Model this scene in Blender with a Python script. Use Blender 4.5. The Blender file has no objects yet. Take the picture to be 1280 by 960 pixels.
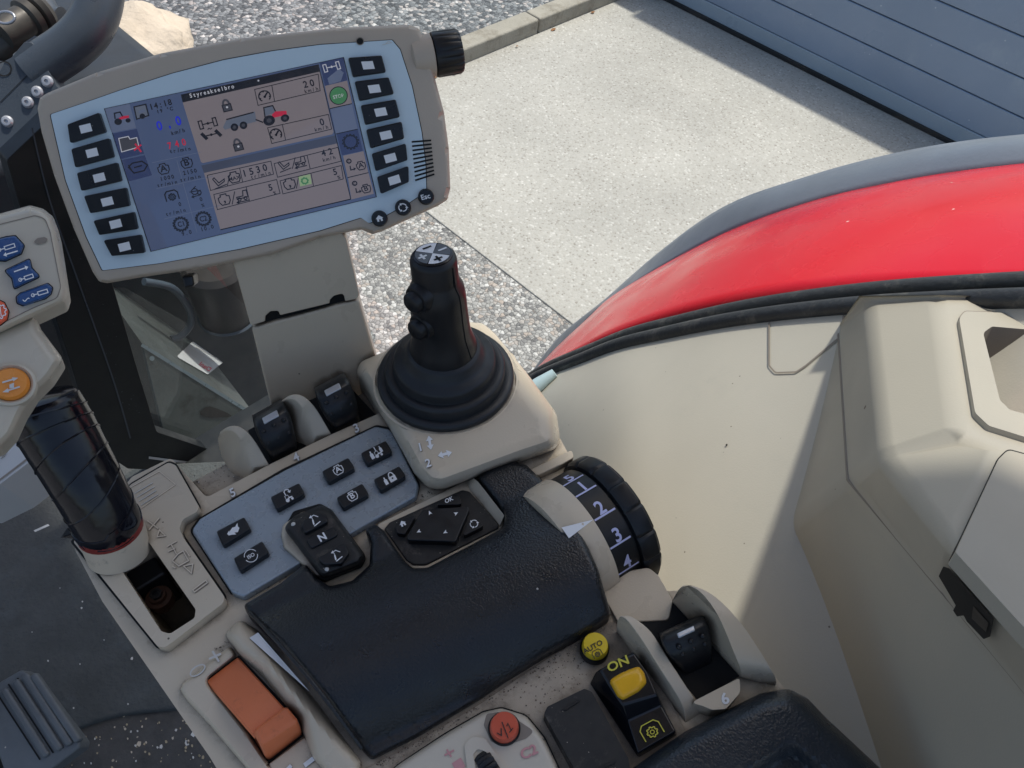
import bpy, bmesh, math, random
from mathutils import Vector as V, Matrix, geometry
random.seed(7)
scene = bpy.context.scene
COL = scene.collection
PI = math.pi

# ------------------------------------------------------------------ camera frame
# world: X right of the tractor, Y forward, Z up; the photographer looks down into the cab
FPX = 960.0
_F = V((-1687, -1429, 960)).normalized()
_R = V((1393, -1000, 960)); _R = (_R - _F * _R.dot(_F)).normalized()
_U = _R.cross(_F)
CAM = V((0, 0, 2.75))
MW = Matrix((_R, _F, _U))
MC = MW.transposed()

def ray(x, y): return MW @ V((x - 640, y - 480, FPX))
def proj(P):
    d = MC @ (P - CAM); return (640 + FPX * d.x / d.z, 480 + FPX * d.y / d.z, d.z)

class Plane:
    def __init__(s, p, n): s.p = V(p); s.n = V(n).normalized()
    def at(s, x, y, h=0.0):
        r = ray(x, y); return CAM + r * ((s.p + s.n * h - CAM).dot(s.n) / r.dot(s.n))
    def m(s, h): return lambda x, y: s.at(x, y, h)

def pix_depth(x, y, d): return CAM + ray(x, y) * (d / FPX)
def img_dir(v): return (MW @ V(v)).normalized()

# measured points of the console, in picture coordinates of several enlargements
def conv(x0, y0, k): return lambda *a: [(x0 + x / k, y0 + y / k) for x, y in a]
c1 = conv(0, 0, 4); c2 = conv(100, 60, 3.5556); c3 = conv(220, 50, 4.1739); c4 = conv(400, 20, 3.43)
c5 = conv(0, 240, 2.5263); c6 = conv(80, 300, 3.2); c7 = conv(430, 280, 2.8235); c8 = conv(230, 460, 3.2)
c9 = conv(440, 560, 3.2); c10 = conv(80, 560, 3.694); c11 = conv(200, 760, 4); c12 = conv(500, 760, 3.5556)
c13 = conv(720, 700, 3.2); c14 = conv(640, 160, 2); c15 = conv(960, 360, 1.6); c16 = conv(0, 560, 2.4)
c17 = conv(640, 540, 4.8); c18 = conv(0, 0, 8)

# ------------------------------------------------------------------ 2D helpers
def lerp(a, b, t): return a + (b - a) * t
def rounded(pts, r, n=5):
    out = []
    N = len(pts)
    for i in range(N):
        p0, p, p1 = V(pts[i - 1]), V(pts[i]), V(pts[(i + 1) % N])
        rr = r[i] if isinstance(r, (list, tuple)) else r
        a, b = p0 - p, p1 - p
        if rr <= 0 or a.length < 1e-6 or b.length < 1e-6: out.append((p.x, p.y)); continue
        ang = a.angle(b)
        t = min(rr / max(math.tan(ang / 2), .05), a.length * .48, b.length * .48)
        A, B = p + a.normalized() * t, p + b.normalized() * t
        for k in range(n + 1):
            u = k / n
            q = A * (1 - u) ** 2 + p * 2 * u * (1 - u) + B * u * u
            out.append((q.x, q.y))
    return out
def smooth_open(pts, n=6):
    P = [V(p) for p in pts]; out = []
    for i in range(len(P) - 1):
        a = P[max(i - 1, 0)]; b = P[i]; c = P[i + 1]; d = P[min(i + 2, len(P) - 1)]
        for k in range(n):
            t = k / n
            out.append(0.5 * ((2 * b) + (c - a) * t + (2 * a - 5 * b + 4 * c - d) * t * t + (3 * b - a - 3 * c + d) * t ** 3))
    out.append(P[-1]); return out
def smooth2(pts, n=6): return [(p.x, p.y) for p in smooth_open([V((x, y)) for x, y in pts], n)]
def circ(cx, cy, rx, ry=None, n=28, a0=0, a1=2 * PI, rot=0):
    ry = rx if ry is None else ry; out = []
    full = abs(a1 - a0 - 2 * PI) < 1e-6
    for k in range(n if full else n + 1):
        a = a0 + (a1 - a0) * k / n
        x, y = rx * math.cos(a), ry * math.sin(a)
        out.append((cx + x * math.cos(rot) - y * math.sin(rot), cy + x * math.sin(rot) + y * math.cos(rot)))
    return out
def inside(p, poly):
    x, y = p; c = False; j = len(poly) - 1
    for i in range(len(poly)):
        xi, yi = poly[i]; xj, yj = poly[j]
        if (yi > y) != (yj > y) and x < (xj - xi) * (y - yi) / (yj - yi) + xi: c = not c
        j = i
    return c
def dist_poly(p, poly):
    x, y = p; best = 1e9; j = len(poly) - 1
    for i in range(len(poly)):
        ax, ay = poly[j]; bx, by = poly[i]; dx, dy = bx - ax, by - ay
        L = dx * dx + dy * dy
        t = 0 if L == 0 else max(0, min(1, ((x - ax) * dx + (y - ay) * dy) / L))
        d = (ax + t * dx - x) ** 2 + (ay + t * dy - y) ** 2
        if d < best: best = d
        j = i
    return math.sqrt(best)
def area2(p): return sum(p[i - 1][0] * p[i][1] - p[i][0] * p[i - 1][1] for i in range(len(p)))
def resample(poly, step):
    out = []
    for i in range(len(poly)):
        a, b = V(poly[i - 1]), V(poly[i]); n = max(1, int((b - a).length / step))
        for k in range(n): q = a.lerp(b, k / n); out.append((q.x, q.y))
    return out

class A:   # affine icon frame: unit box -> picture coordinates on a surface
    def __init__(s, c, ux, uy): s.c, s.ux, s.uy = c, ux, uy
    def __call__(s, *pts): return [(s.c[0] + u * s.ux[0] + v * s.uy[0], s.c[1] + u * s.ux[1] + v * s.uy[1]) for u, v in pts]
    def sub(s, u, v, k): c = s((u, v))[0]; return A(c, (s.ux[0] * k, s.ux[1] * k), (s.uy[0] * k, s.uy[1] * k))

_tc = {}
def glyphs(t):
    if t not in _tc:
        cu = bpy.data.curves.new('writing', 'FONT'); cu.body = t; cu.resolution_u = 3; cu.offset = .022
        ob = bpy.data.objects.new('writing', cu); COL.objects.link(ob)
        dg = bpy.context.evaluated_depsgraph_get(); dg.update()
        ev = ob.evaluated_get(dg); me = ev.to_mesh()
        vs = [(v.co.x / .69, v.co.y / .69) for v in me.vertices]; fs = [tuple(p.vertices) for p in me.polygons]
        ev.to_mesh_clear(); bpy.data.objects.remove(ob); bpy.data.curves.remove(cu)
        _tc[t] = (vs, fs)
    return _tc[t]

# ------------------------------------------------------------------ mesh builder
class MB:
    ws = 1.0
    def __init__(s): s.v, s.f, s.mi, s.mats = [], [], [], []
    def mat(s, m):
        if m not in s.mats: s.mats.append(m)
        return s.mats.index(m)
    def add(s, vs, fs, m):
        o = len(s.v); s.v += [V(p) for p in vs]; k = s.mat(m)
        for f in fs: s.f.append(tuple(i + o for i in f)); s.mi.append(k)
    def poly(s, pts, mp, m):
        s.add([mp(x, y) for x, y in pts], [tuple(range(len(pts)))], m)
    def stroke(s, pts, w, mp, m, closed=False):
        w = w * s.ws; P = [V(p) for p in pts]; N = len(P); L, R = [], []
        for i in range(N):
            a = P[i - 1] if (i or closed) else None; b = P[(i + 1) % N] if (i < N - 1 or closed) else None
            d = V((0, 0))
            if a is not None: d += (P[i] - a).normalized()
            if b is not None: d += (b - P[i]).normalized()
            if d.length < 1e-6: d = V((1, 0))
            d.normalize(); nrm = V((-d.y, d.x))
            k = 1.0
            if a is not None and b is not None:
                k = 1 / max(.5, abs((b - P[i]).normalized().dot(d)))
            L.append(P[i] + nrm * w / 2 * k); R.append(P[i] - nrm * w / 2 * k)
        vs = [mp(p.x, p.y) for p in L] + [mp(p.x, p.y) for p in R]
        fs = [(i, (i + 1) % N, N + (i + 1) % N, N + i) for i in range(N if closed else N - 1)]
        s.add(vs, fs, m)
    def text(s, t, o, xd, yd, mp, m, align=0):
        """o: baseline point, xd: picture vector of one cap height along the line, yd: cap height upward"""
        vs, fs = glyphs(t)
        if align:
            w = max(v[0] for v in vs) + min(v[0] for v in vs); k = w / 2 if align == 1 else w
        else: k = 0
        s.add([mp(o[0] + (u - k) * xd[0] + v * yd[0], o[1] + (u - k) * xd[1] + v * yd[1]) for u, v in vs], fs, m)
    def prism(s, pl, poly, h0, h1, m, holes=(), bottom=None, hole_m=None, cap_bottom=False):
        """solid on plane pl with picture outline poly at height h1, walls straight down to h0"""
        rings = [list(poly)] + [list(h) for h in holes]
        flat = [p for r in rings for p in r]
        top = [pl.at(x, y, h1) for x, y in flat]
        bot = [p - pl.n * (h1 - h0) for p in top]
        if bottom: bot[:len(poly)] = [pl.at(x, y, h0) for x, y in bottom]
        n = len(flat); fs = []
        if holes:
            fs += [tuple(t) for t in geometry.tessellate_polygon([[V((x, y, 0)) for x, y in r] for r in rings])]
        else: fs.append(tuple(range(len(poly))))
        o = 0; hf = []
        for k, r in enumerate(rings):
            L = len(r)
            for i in range(L):
                a, b = o + i, o + (i + 1) % L
                (hf if (k and hole_m) else fs).append((a, b, n + b, n + a))
            o += L
        if cap_bottom: fs.append(tuple(n + i for i in range(len(poly)))[::-1])
        base = len(s.v); s.add(top + bot, fs, m)
        if hf:
            k = s.mat(hole_m)
            for f in hf: s.f.append(tuple(i + base for i in f)); s.mi.append(k)
    def puffy(s, pl, poly, h0, h1, r, m, step=6, dome=None, skirt=0.0, holes=(), prof=None):
        """soft-edged pad: outline at h0 rising to h1 within r picture units, optional dome(x,y,d)"""
        poly = resample(poly, step * .8)
        if area2(poly) < 0: poly = poly[::-1]
        prof = prof or (lambda t: math.sqrt(max(0, 1 - (1 - t) ** 2)))
        N = len(poly); pts = list(poly)
        for kf in (.06, .18, .36, .62, 1.0):
            last = None
            for i in range(N):
                a, p, b = V(poly[i - 1]), V(poly[i]), V(poly[(i + 1) % N])
                t = b - a
                if t.length < 1e-6: continue
                nr = V((-t.y, t.x)).normalized(); q = p + nr * (r * kf)
                if inside(q, poly) and abs(dist_poly(q, poly) - r * kf) < max(.08 * r * kf, .15):
                    if last is None or (q - last).length > step * .45: pts.append((q.x, q.y)); last = q
        xs = [p[0] for p in poly]; ys = [p[1] for p in poly]
        y = min(ys); j = 0
        while y < max(ys):
            x = min(xs) + (step / 2 if j % 2 else 0)
            while x < max(xs):
                if inside((x, y), poly):
                    if dist_poly((x, y), poly) > r * 1.04 + step * .3: pts.append((x, y))
                x += step
            y += step * .87; j += 1
        v2, e2, f2, *_ = geometry.delaunay_2d_cdt([V(p) for p in pts], [(i, (i + 1) % N) for i in range(N)], [], 1, 1e-4)
        vs = []
        for p in v2:
            d = dist_poly((p.x, p.y), poly)
            h = h0 + (h1 - h0) * prof(min(1, d / r))
            if dome: h += dome(p.x, p.y, d)
            vs.append(pl.at(p.x, p.y, h))
        fs = [tuple(f) for f in f2]
        if skirt:
            cnt = {}
            for f in fs:
                for i in range(len(f)):
                    k = (f[i - 1], f[i]); cnt[tuple(sorted(k))] = cnt.get(tuple(sorted(k)), []) + [k]
            low = {}
            for k, l in list(cnt.items()):
                if len(l) == 1:
                    a, b = l[0]
                    for q in (a, b):
                        if q not in low: low[q] = len(vs); vs.append(vs[q] - pl.n * skirt)
                    fs.append((b, a, low[a], low[b]))
        s.add(vs, fs, m)
    def strip(s, L, R, m, cap=True):
        """closed solid between two side profiles (3D points)"""
        n = len(L); vs = list(L) + list(R)
        fs = [(i, (i + 1) % n, n + (i + 1) % n, n + i) for i in range(n)]
        if cap: fs += [tuple(range(n))[::-1], tuple(range(n, 2 * n))]
        s.add(vs, fs, m)
    def tube(s, pts, rad, m, n=14, cap=True, flat=None):
        P = [V(p) for p in pts]; vs, fs = [], []
        if not isinstance(rad, (list, tuple)): rad = [rad] * len(P)
        up = None
        for i, p in enumerate(P):
            t = (P[min(i + 1, len(P) - 1)] - P[max(i - 1, 0)]).normalized()
            if up is None: up = t.orthogonal().normalized()
            up = (up - t * up.dot(t)).normalized(); q = t.cross(up)
            for k in range(n):
                a = 2 * PI * k / n; vs.append(p + (up * math.cos(a) + q * math.sin(a)) * rad[i])
        for i in range(len(P) - 1):
            for k in range(n): fs.append((i * n + k, i * n + (k + 1) % n, (i + 1) * n + (k + 1) % n, (i + 1) * n + k))
        if cap: fs += [tuple(range(n))[::-1], tuple((len(P) - 1) * n + k for k in range(n))]
        s.add(vs, fs, m)
    def lathe(s, o, ax, prof, m, n=40, a0=0, a1=2 * PI, xref=None, cap=False):
        """prof: (radius, distance along axis)"""
        ax = V(ax).normalized()
        x = (V(xref) - ax * V(xref).dot(ax)).normalized() if xref is not None else ax.orthogonal().normalized()
        y = ax.cross(x); vs, fs = [], []; full = abs(a1 - a0 - 2 * PI) < 1e-6; c = n if full else n + 1
        for r, d in prof:
            for k in range(c):
                a = a0 + (a1 - a0) * k / n; vs.append(V(o) + ax * d + (x * math.cos(a) + y * math.sin(a)) * r)
        for i in range(len(prof) - 1):
            for k in range(n):
                k2 = (k + 1) % c; fs.append((i * c + k, i * c + k2, (i + 1) * c + k2, (i + 1) * c + k))
        if cap: fs.append(tuple((len(prof) - 1) * c + k for k in range(c))); fs.append(tuple(range(c))[::-1])
        s.add(vs, fs, m)
    def box(s, lo, hi, m):
        (a, b, c), (d, e, f) = lo, hi
        vs = [(a, b, c), (d, b, c), (d, e, c), (a, e, c), (a, b, f), (d, b, f), (d, e, f), (a, e, f)]
        s.add(vs, [(0, 3, 2, 1), (4, 5, 6, 7), (0, 1, 5, 4), (1, 2, 6, 5), (2, 3, 7, 6), (3, 0, 4, 7)], m)
    def ball(s, c, r, m, nrm=None, n=8):
        nrm = V(nrm or (0, 0, 1)).normalized()
        s.lathe(c, nrm, [(r * math.cos(a), r * math.sin(a)) for a in (0, .5, 1.0, 1.4)], m, n, cap=True)
    def build(s, name, parent=None, bevel=0, smooth=35, seg=3, sub=0, angle=32, fix=True):
        o = ORI.get(parent.name, V()) if parent else None
        if o is None:
            lo = V([min(v[i] for v in s.v) for i in range(3)]); hi = V([max(v[i] for v in s.v) for i in range(3)])
            o = (lo + hi) / 2; o.z = lo.z
        me = bpy.data.meshes.new(name)
        me.from_pydata([v - o for v in s.v], [], s.f)
        for m in s.mats: me.materials.append(M[m])
        me.polygons.foreach_set('material_index', s.mi); me.update()
        if fix:
            bm = bmesh.new(); bm.from_mesh(me); bmesh.ops.recalc_face_normals(bm, faces=bm.faces); bm.to_mesh(me); bm.free()
        for p in me.polygons: p.use_smooth = bool(smooth)
        if smooth and not bevel and smooth < 180: me.set_sharp_from_angle(angle=math.radians(smooth))
        ob = bpy.data.objects.new(name, me); COL.objects.link(ob)
        if parent: ob.parent = parent
        else: ob.location = o
        ORI[ob.name] = o if not parent else o
        if bevel:
            b = ob.modifiers.new('bevel', 'BEVEL'); b.width = bevel; b.segments = seg; b.limit_method = 'ANGLE'; b.angle_limit = math.radians(angle)
            w = ob.modifiers.new('normals', 'WEIGHTED_NORMAL'); w.keep_sharp = True
        if sub:
            u = ob.modifiers.new('subdivision', 'SUBSURF'); u.levels = u.render_levels = sub
        return ob
ORI = {}
def thing(name, label, cat, loc, group=None):
    o = bpy.data.objects.new(name, None); COL.objects.link(o); o.location = loc; o.empty_display_size = .02
    ORI[o.name] = V(loc); tag(o, label, cat, group); return o
def tag(o, label, cat, group=None):
    o['label'] = label; o['category'] = cat
    if group: o['group'] = group
    return o
def lab(o, label): o['label'] = label; return o
def struct(o): o['kind'] = 'structure'; return o

# ------------------------------------------------------------------ materials
M = {}
def nn(nt, t, **k):
    n = nt.nodes.new(t)
    for a, b in k.items():
        if a in ('operation', 'blend_type', 'data_type', 'feature', 'distance', 'noise_dimensions', 'voronoi_dimensions', 'interpolation_type'): setattr(n, a, b)
        else: n.inputs[a.replace('_', ' ')].default_value = b
    return n
def mat(name, col, rough=.5, crease_tint=None, metal=0.0, var=.12, vscale=25, bump=0.0, bscale=400, btype='noise', specks=None, dirt=None, coat=0.0, emit=None, spec=.5, rvar=.1, sheen=None, scratch=0):
    m = bpy.data.materials.new(name); m.use_nodes = True; nt = m.node_tree; L = nt.links.new
    b = nt.nodes['Principled BSDF']; M[name] = m
    tc = nn(nt, 'ShaderNodeNewGeometry')
    P = tc.outputs['Position']
    b.inputs['Roughness'].default_value = rough; b.inputs['Metallic'].default_value = metal
    b.inputs['Specular IOR Level'].default_value = spec
    c4 = (*col, 1)
    n1 = nn(nt, 'ShaderNodeTexNoise', Scale=vscale, Detail=5.0, Roughness=.62); L(P, n1.inputs['Vector'])
    mx = nn(nt, 'ShaderNodeMix', data_type='RGBA')
    mx.inputs['A'].default_value = (*[c * (1 - var) for c in col], 1); mx.inputs['B'].default_value = (*[min(1, c * (1 + var)) for c in col], 1)
    L(n1.outputs['Fac'], mx.inputs['Factor']); colo = mx.outputs['Result']
    if dirt:   # (colour, amount, scale)
        n3 = nn(nt, 'ShaderNodeTexNoise', Scale=dirt[2], Detail=8.0, Roughness=.75); L(P, n3.inputs['Vector'])
        mr = nn(nt, 'ShaderNodeMapRange'); mr.inputs['From Min'].default_value = .62 - dirt[1] * .3; mr.inputs['From Max'].default_value = .78 - dirt[1] * .3
        mr.inputs['To Max'].default_value = .75
        L(n3.outputs['Fac'], mr.inputs['Value'])
        m3 = nn(nt, 'ShaderNodeMix', data_type='RGBA'); m3.inputs['B'].default_value = (*dirt[0], 1)
        L(mr.outputs['Result'], m3.inputs['Factor']); L(colo, m3.inputs['A']); colo = m3.outputs['Result']
    if specks:  # (colour, density, scale)
        vo = nn(nt, 'ShaderNodeTexVoronoi', Scale=specks[2]); L(P, vo.inputs['Vector'])
        wn = nn(nt, 'ShaderNodeTexWhiteNoise'); L(vo.outputs['Position'], wn.inputs['Vector'])
        g1 = nn(nt, 'ShaderNodeMath', operation='LESS_THAN'); g1.inputs[1].default_value = specks[1]; L(wn.outputs['Value'], g1.inputs[0])
        g2 = nn(nt, 'ShaderNodeMath', operation='LESS_THAN'); g2.inputs[1].default_value = .17; L(vo.outputs['Distance'], g2.inputs[0])
        mu = nn(nt, 'ShaderNodeMath', operation='MULTIPLY'); L(g1.outputs[0], mu.inputs[0]); L(g2.outputs[0], mu.inputs[1])
        m4 = nn(nt, 'ShaderNodeMix', data_type='RGBA'); m4.inputs['B'].default_value = (*specks[0], 1)
        L(mu.outputs[0], m4.inputs['Factor']); L(colo, m4.inputs['A']); colo = m4.outputs['Result']
    if crease_tint:   # darker tint mixed in at creases: (colour, reach, amount)
        ao = nn(nt, 'ShaderNodeAmbientOcclusion'); ao.samples = 6; ao.inputs['Distance'].default_value = crease_tint[1]
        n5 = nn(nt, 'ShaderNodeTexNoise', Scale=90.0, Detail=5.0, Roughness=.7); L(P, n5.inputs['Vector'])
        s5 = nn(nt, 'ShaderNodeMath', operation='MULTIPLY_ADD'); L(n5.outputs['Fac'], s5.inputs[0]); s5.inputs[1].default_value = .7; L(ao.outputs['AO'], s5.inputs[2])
        r5 = nn(nt, 'ShaderNodeMapRange'); r5.inputs['From Min'].default_value = .75; r5.inputs['From Max'].default_value = 1.2; r5.inputs['To Min'].default_value = crease_tint[2]; r5.inputs['To Max'].default_value = 0; L(s5.outputs[0], r5.inputs['Value'])
        m5 = nn(nt, 'ShaderNodeMix', data_type='RGBA'); m5.inputs['B'].default_value = (*crease_tint[0], 1); L(r5.outputs['Result'], m5.inputs['Factor']); L(colo, m5.inputs['A']); colo = m5.outputs['Result']
    L(colo, b.inputs['Base Color'])
    if rvar:
        n2 = nn(nt, 'ShaderNodeTexNoise', Scale=vscale * 2.3, Detail=4.0); L(P, n2.inputs['Vector'])
        mr = nn(nt, 'ShaderNodeMapRange'); mr.inputs['To Min'].default_value = max(.02, rough - rvar); mr.inputs['To Max'].default_value = min(1, rough + rvar)
        mr.inputs['From Min'].default_value = .3; mr.inputs['From Max'].default_value = .7
        L(n2.outputs['Fac'], mr.inputs['Value']); L(mr.outputs['Result'], b.inputs['Roughness'])
    if bump:
        bp = nn(nt, 'ShaderNodeBump'); bp.inputs['Strength'].default_value = bump; bp.inputs['Distance'].default_value = .6 / bscale
        if btype == 'noise':
            t = nn(nt, 'ShaderNodeTexNoise', Scale=bscale, Detail=3.0); L(P, t.inputs['Vector']); L(t.outputs['Fac'], bp.inputs['Height'])
        else:
            nz = nn(nt, 'ShaderNodeTexNoise', Scale=bscale * .6, Detail=2.0); L(P, nz.inputs['Vector'])
            ad = nn(nt, 'ShaderNodeMix', data_type='VECTOR'); ad.inputs['Factor'].default_value = 1.0 / bscale
            va = nn(nt, 'ShaderNodeVectorMath', operation='MULTIPLY_ADD'); va.inputs[1].default_value = (1.6 / bscale,) * 3
            L(nz.outputs['Color'], va.inputs[0]); L(P, va.inputs[2])
            t = nn(nt, 'ShaderNodeTexVoronoi', Scale=bscale, feature='SMOOTH_F1'); L(va.outputs[0], t.inputs['Vector'])
            iv = nn(nt, 'ShaderNodeMath', operation='SUBTRACT'); iv.inputs[0].default_value = 1.0; L(t.outputs['Distance'], iv.inputs[1]); L(iv.outputs[0], bp.inputs['Height'])
        L(bp.outputs['Normal'], b.inputs['Normal'])
    if coat: b.inputs['Coat Weight'].default_value = coat; b.inputs['Coat Roughness'].default_value = .06
    if emit:
        b.inputs['Emission Color'].default_value = (*emit[0], 1); b.inputs['Emission Strength'].default_value = emit[1]
    return m

DIRT = (.10, .075, .055)
mat('beige_plastic', (.61, .515, .385), .32, crease_tint=((.13, .095, .065), .006, .85), var=.05, vscale=14, bump=.12, bscale=900, specks=((.12, .09, .07), .012, 260))
mat('beige_tray', (.50, .42, .32), .55, crease_tint=((.10, .075, .052), .016, .9), var=.1, vscale=30, bump=.2, bscale=700, specks=((.05, .04, .03), .30, 520), dirt=(DIRT, .42, 42))
mat('beige_liner', (.52, .48, .40), .5, var=.06, vscale=9, bump=.12, bscale=700, specks=((.2, .17, .13), .010, 220), dirt=((.47, .44, .37), .16, 10))
mat('beige_box', (.43, .39, .315), .5, var=.04, vscale=8, bump=.12, bscale=800, specks=((.16, .12, .09), .008, 90))
mat('monitor_beige', (.51, .425, .335), .45, var=.05, vscale=12, bump=.2, bscale=900)
mat('panel_blue', (.34, .39, .43), .30, crease_tint=((.10, .095, .09), .004, .7), metal=.35, var=.05, vscale=60, specks=((.1, .1, .1), .004, 200), dirt=((.27, .30, .32), .06, 30))
mat('monitor_blue', (.62, .74, .80), .5, var=.03, vscale=20)
mat('black_plastic', (.007, .008, .010), .36, var=.2, vscale=40, bump=.1, bscale=900, specks=((.2, .19, .17), .02, 500))
mat('black_gloss', (.008, .009, .012), .18, var=.2, vscale=40, rvar=.06)
mat('black_soft', (.007, .008, .010), .40, var=.2, vscale=50, bump=.1, bscale=1100)
mat('black_dusty', (.018, .017, .016), .6, var=.3, vscale=80, specks=((.35, .30, .24), .10, 520), dirt=((.13, .11, .09), .25, 60))
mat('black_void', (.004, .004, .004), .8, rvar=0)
mat('leather', (.012, .0135, .016), .34, var=.15, vscale=30, bump=.42, bscale=760, btype='voronoi', specks=((.4, .38, .35), .004, 260))
mat('leather_rear', (.017, .023, .030), .36, var=.15, vscale=30, bump=.42, bscale=700, btype='voronoi')
mat('rubber_boot', (.014, .016, .019), .46, var=.2, vscale=40, bump=.1, bscale=600)
mat('rubber_seal', (.035, .037, .04), .5, var=.3, vscale=30, bump=.3, bscale=200, dirt=((.16, .15, .13), .25, 25))
mat('white_mark', (.82, .82, .82), .5, var=.04)
mat('grey_mark', (.62, .60, .56), .5, var=.05)
mat('emboss', (.74, .63, .49), .4, var=.04)
mat('lilac_mark', (.55, .56, .80), .5, var=.04)
mat('silver', (.55, .57, .60), .35, metal=.6, var=.05)
mat('steel', (.45, .46, .48), .35, metal=.8, var=.1)
mat('rust', (.09, .04, .022), .7, var=.3, vscale=120)
mat('red_paint', (.66, .009, .024), .26, var=.05, vscale=6, spec=.22, coat=.10, specks=((.85, .65, .6), .012, 110), dirt=((.78, .05, .06), .12, 12))
mat('orange_lever', (.72, .19, .07), .42, var=.1, vscale=40, bump=.1, bscale=500, dirt=((.25, .07, .03), .15, 30))
mat('orange_button', (.85, .13, .05), .35, var=.08, vscale=60)
mat('amber_button', (.80, .28, .04), .3, var=.08, vscale=60)
mat('red_button', (.62, .10, .05), .35, var=.1, vscale=60)
mat('blue_button', (.012, .07, .22), .32, var=.1, vscale=60)
mat('yellow_button', (.80, .56, .02), .4, var=.1, vscale=80)
mat('yellow_rocker', (.88, .46, .02), .2, var=.18, vscale=45)
mat('yellow_mark', (.62, .56, .06), .5, var=.05)
mat('pink_mark', (.62, .30, .30), .5, var=.05)
mat('dark_mark', (.03, .025, .02), .6, var=.05)
mat('c2_panel', (.62, .55, .44), .42, var=.04, vscale=20, bump=.1, bscale=900, specks=((.15, .12, .09), .03, 380))
mat('tape', (.007, .007, .011), .16, var=.3, vscale=50, bump=.05, bscale=40, rvar=.06)
mat('lever_beige', (.55, .49, .39), .32, var=.05, vscale=14, bump=.1, bscale=900, specks=((.15, .12, .09), .006, 150))
mat('worn_beige', (.60, .51, .39), .5, var=.06, vscale=30, dirt=((.03, .025, .025), .12, 60))
mat('floor_mat', (.085, .090, .089), .92, spec=.2, var=.3, vscale=22, bump=.8, bscale=160, specks=((.4, .38, .33), .002, 75), dirt=((.10, .112, .115), .30, 14))
mat('floor_dirt', (.075, .072, .068), .85, var=.5, vscale=40, bump=.6, bscale=120, specks=((.42, .36, .27), .22, 110))
mat('pedal', (.125, .135, .14), .42, var=.25, vscale=30, bump=.2, bscale=200, specks=((.5, .45, .38), .01, 200))
mat('cab_frame', (.012, .014, .015), .42, var=.3, vscale=20, specks=((.25, .25, .24), .01, 90))
mat('rail_plastic', (.055, .068, .082), .33, var=.18, vscale=12, bump=.15, bscale=300)
mat('hinge', (.075, .07, .06), .5, metal=.3, var=.3, vscale=40)
mat('shade_roof_lining', (.5, .48, .45), .8, var=.04)
mat('grey_cover', (.48, .48, .47), .5, var=.05)
mat('machine_dark', (.024, .030, .036), .5, var=.3, vscale=12, dirt=((.035, .04, .042), .3, 10))
mat('machine_plate', (.13, .145, .135), .42, metal=.4, var=.3, vscale=10, dirt=((.05, .045, .035), .3, 12))
mat('plate_edge', (.30, .37, .39), .35, metal=.3, var=.08)
mat('label_white', (.62, .62, .60), .5, var=.03)
mat('label_red', (.7, .08, .12), .5, var=.03)
mat('canister', (.035, .03, .026), .45, var=.3, vscale=12)
mat('hose', (.07, .09, .11), .4, var=.2)
mat('pale_handle', (.45, .58, .60), .35, var=.05)
mat('door_panel', (.25, .32, .43), .36, var=.12, vscale=1.6, specks=((.55, .6, .66), .03, 40), rvar=.1, dirt=((.33, .40, .49), .25, 2.2))
mat('door_rail', (.32, .39, .46), .35, var=.08, vscale=3)
mat('door_rubber', (.012, .013, .015), .6)
mat('kerb_concrete', (.36, .33, .27), .85, var=.25, vscale=5, bump=.4, bscale=60, dirt=((.16, .13, .09), .35, 3))
mat('post_concrete', (.45, .44, .42), .8, var=.12, vscale=4, bump=.3, bscale=60)
mat('boulder', (.55, .47, .36), .85, var=.4, vscale=3.5, bump=.6, bscale=18)
mat('leaf_litter', (.25, .12, .05), .85, var=.6, vscale=18)

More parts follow.
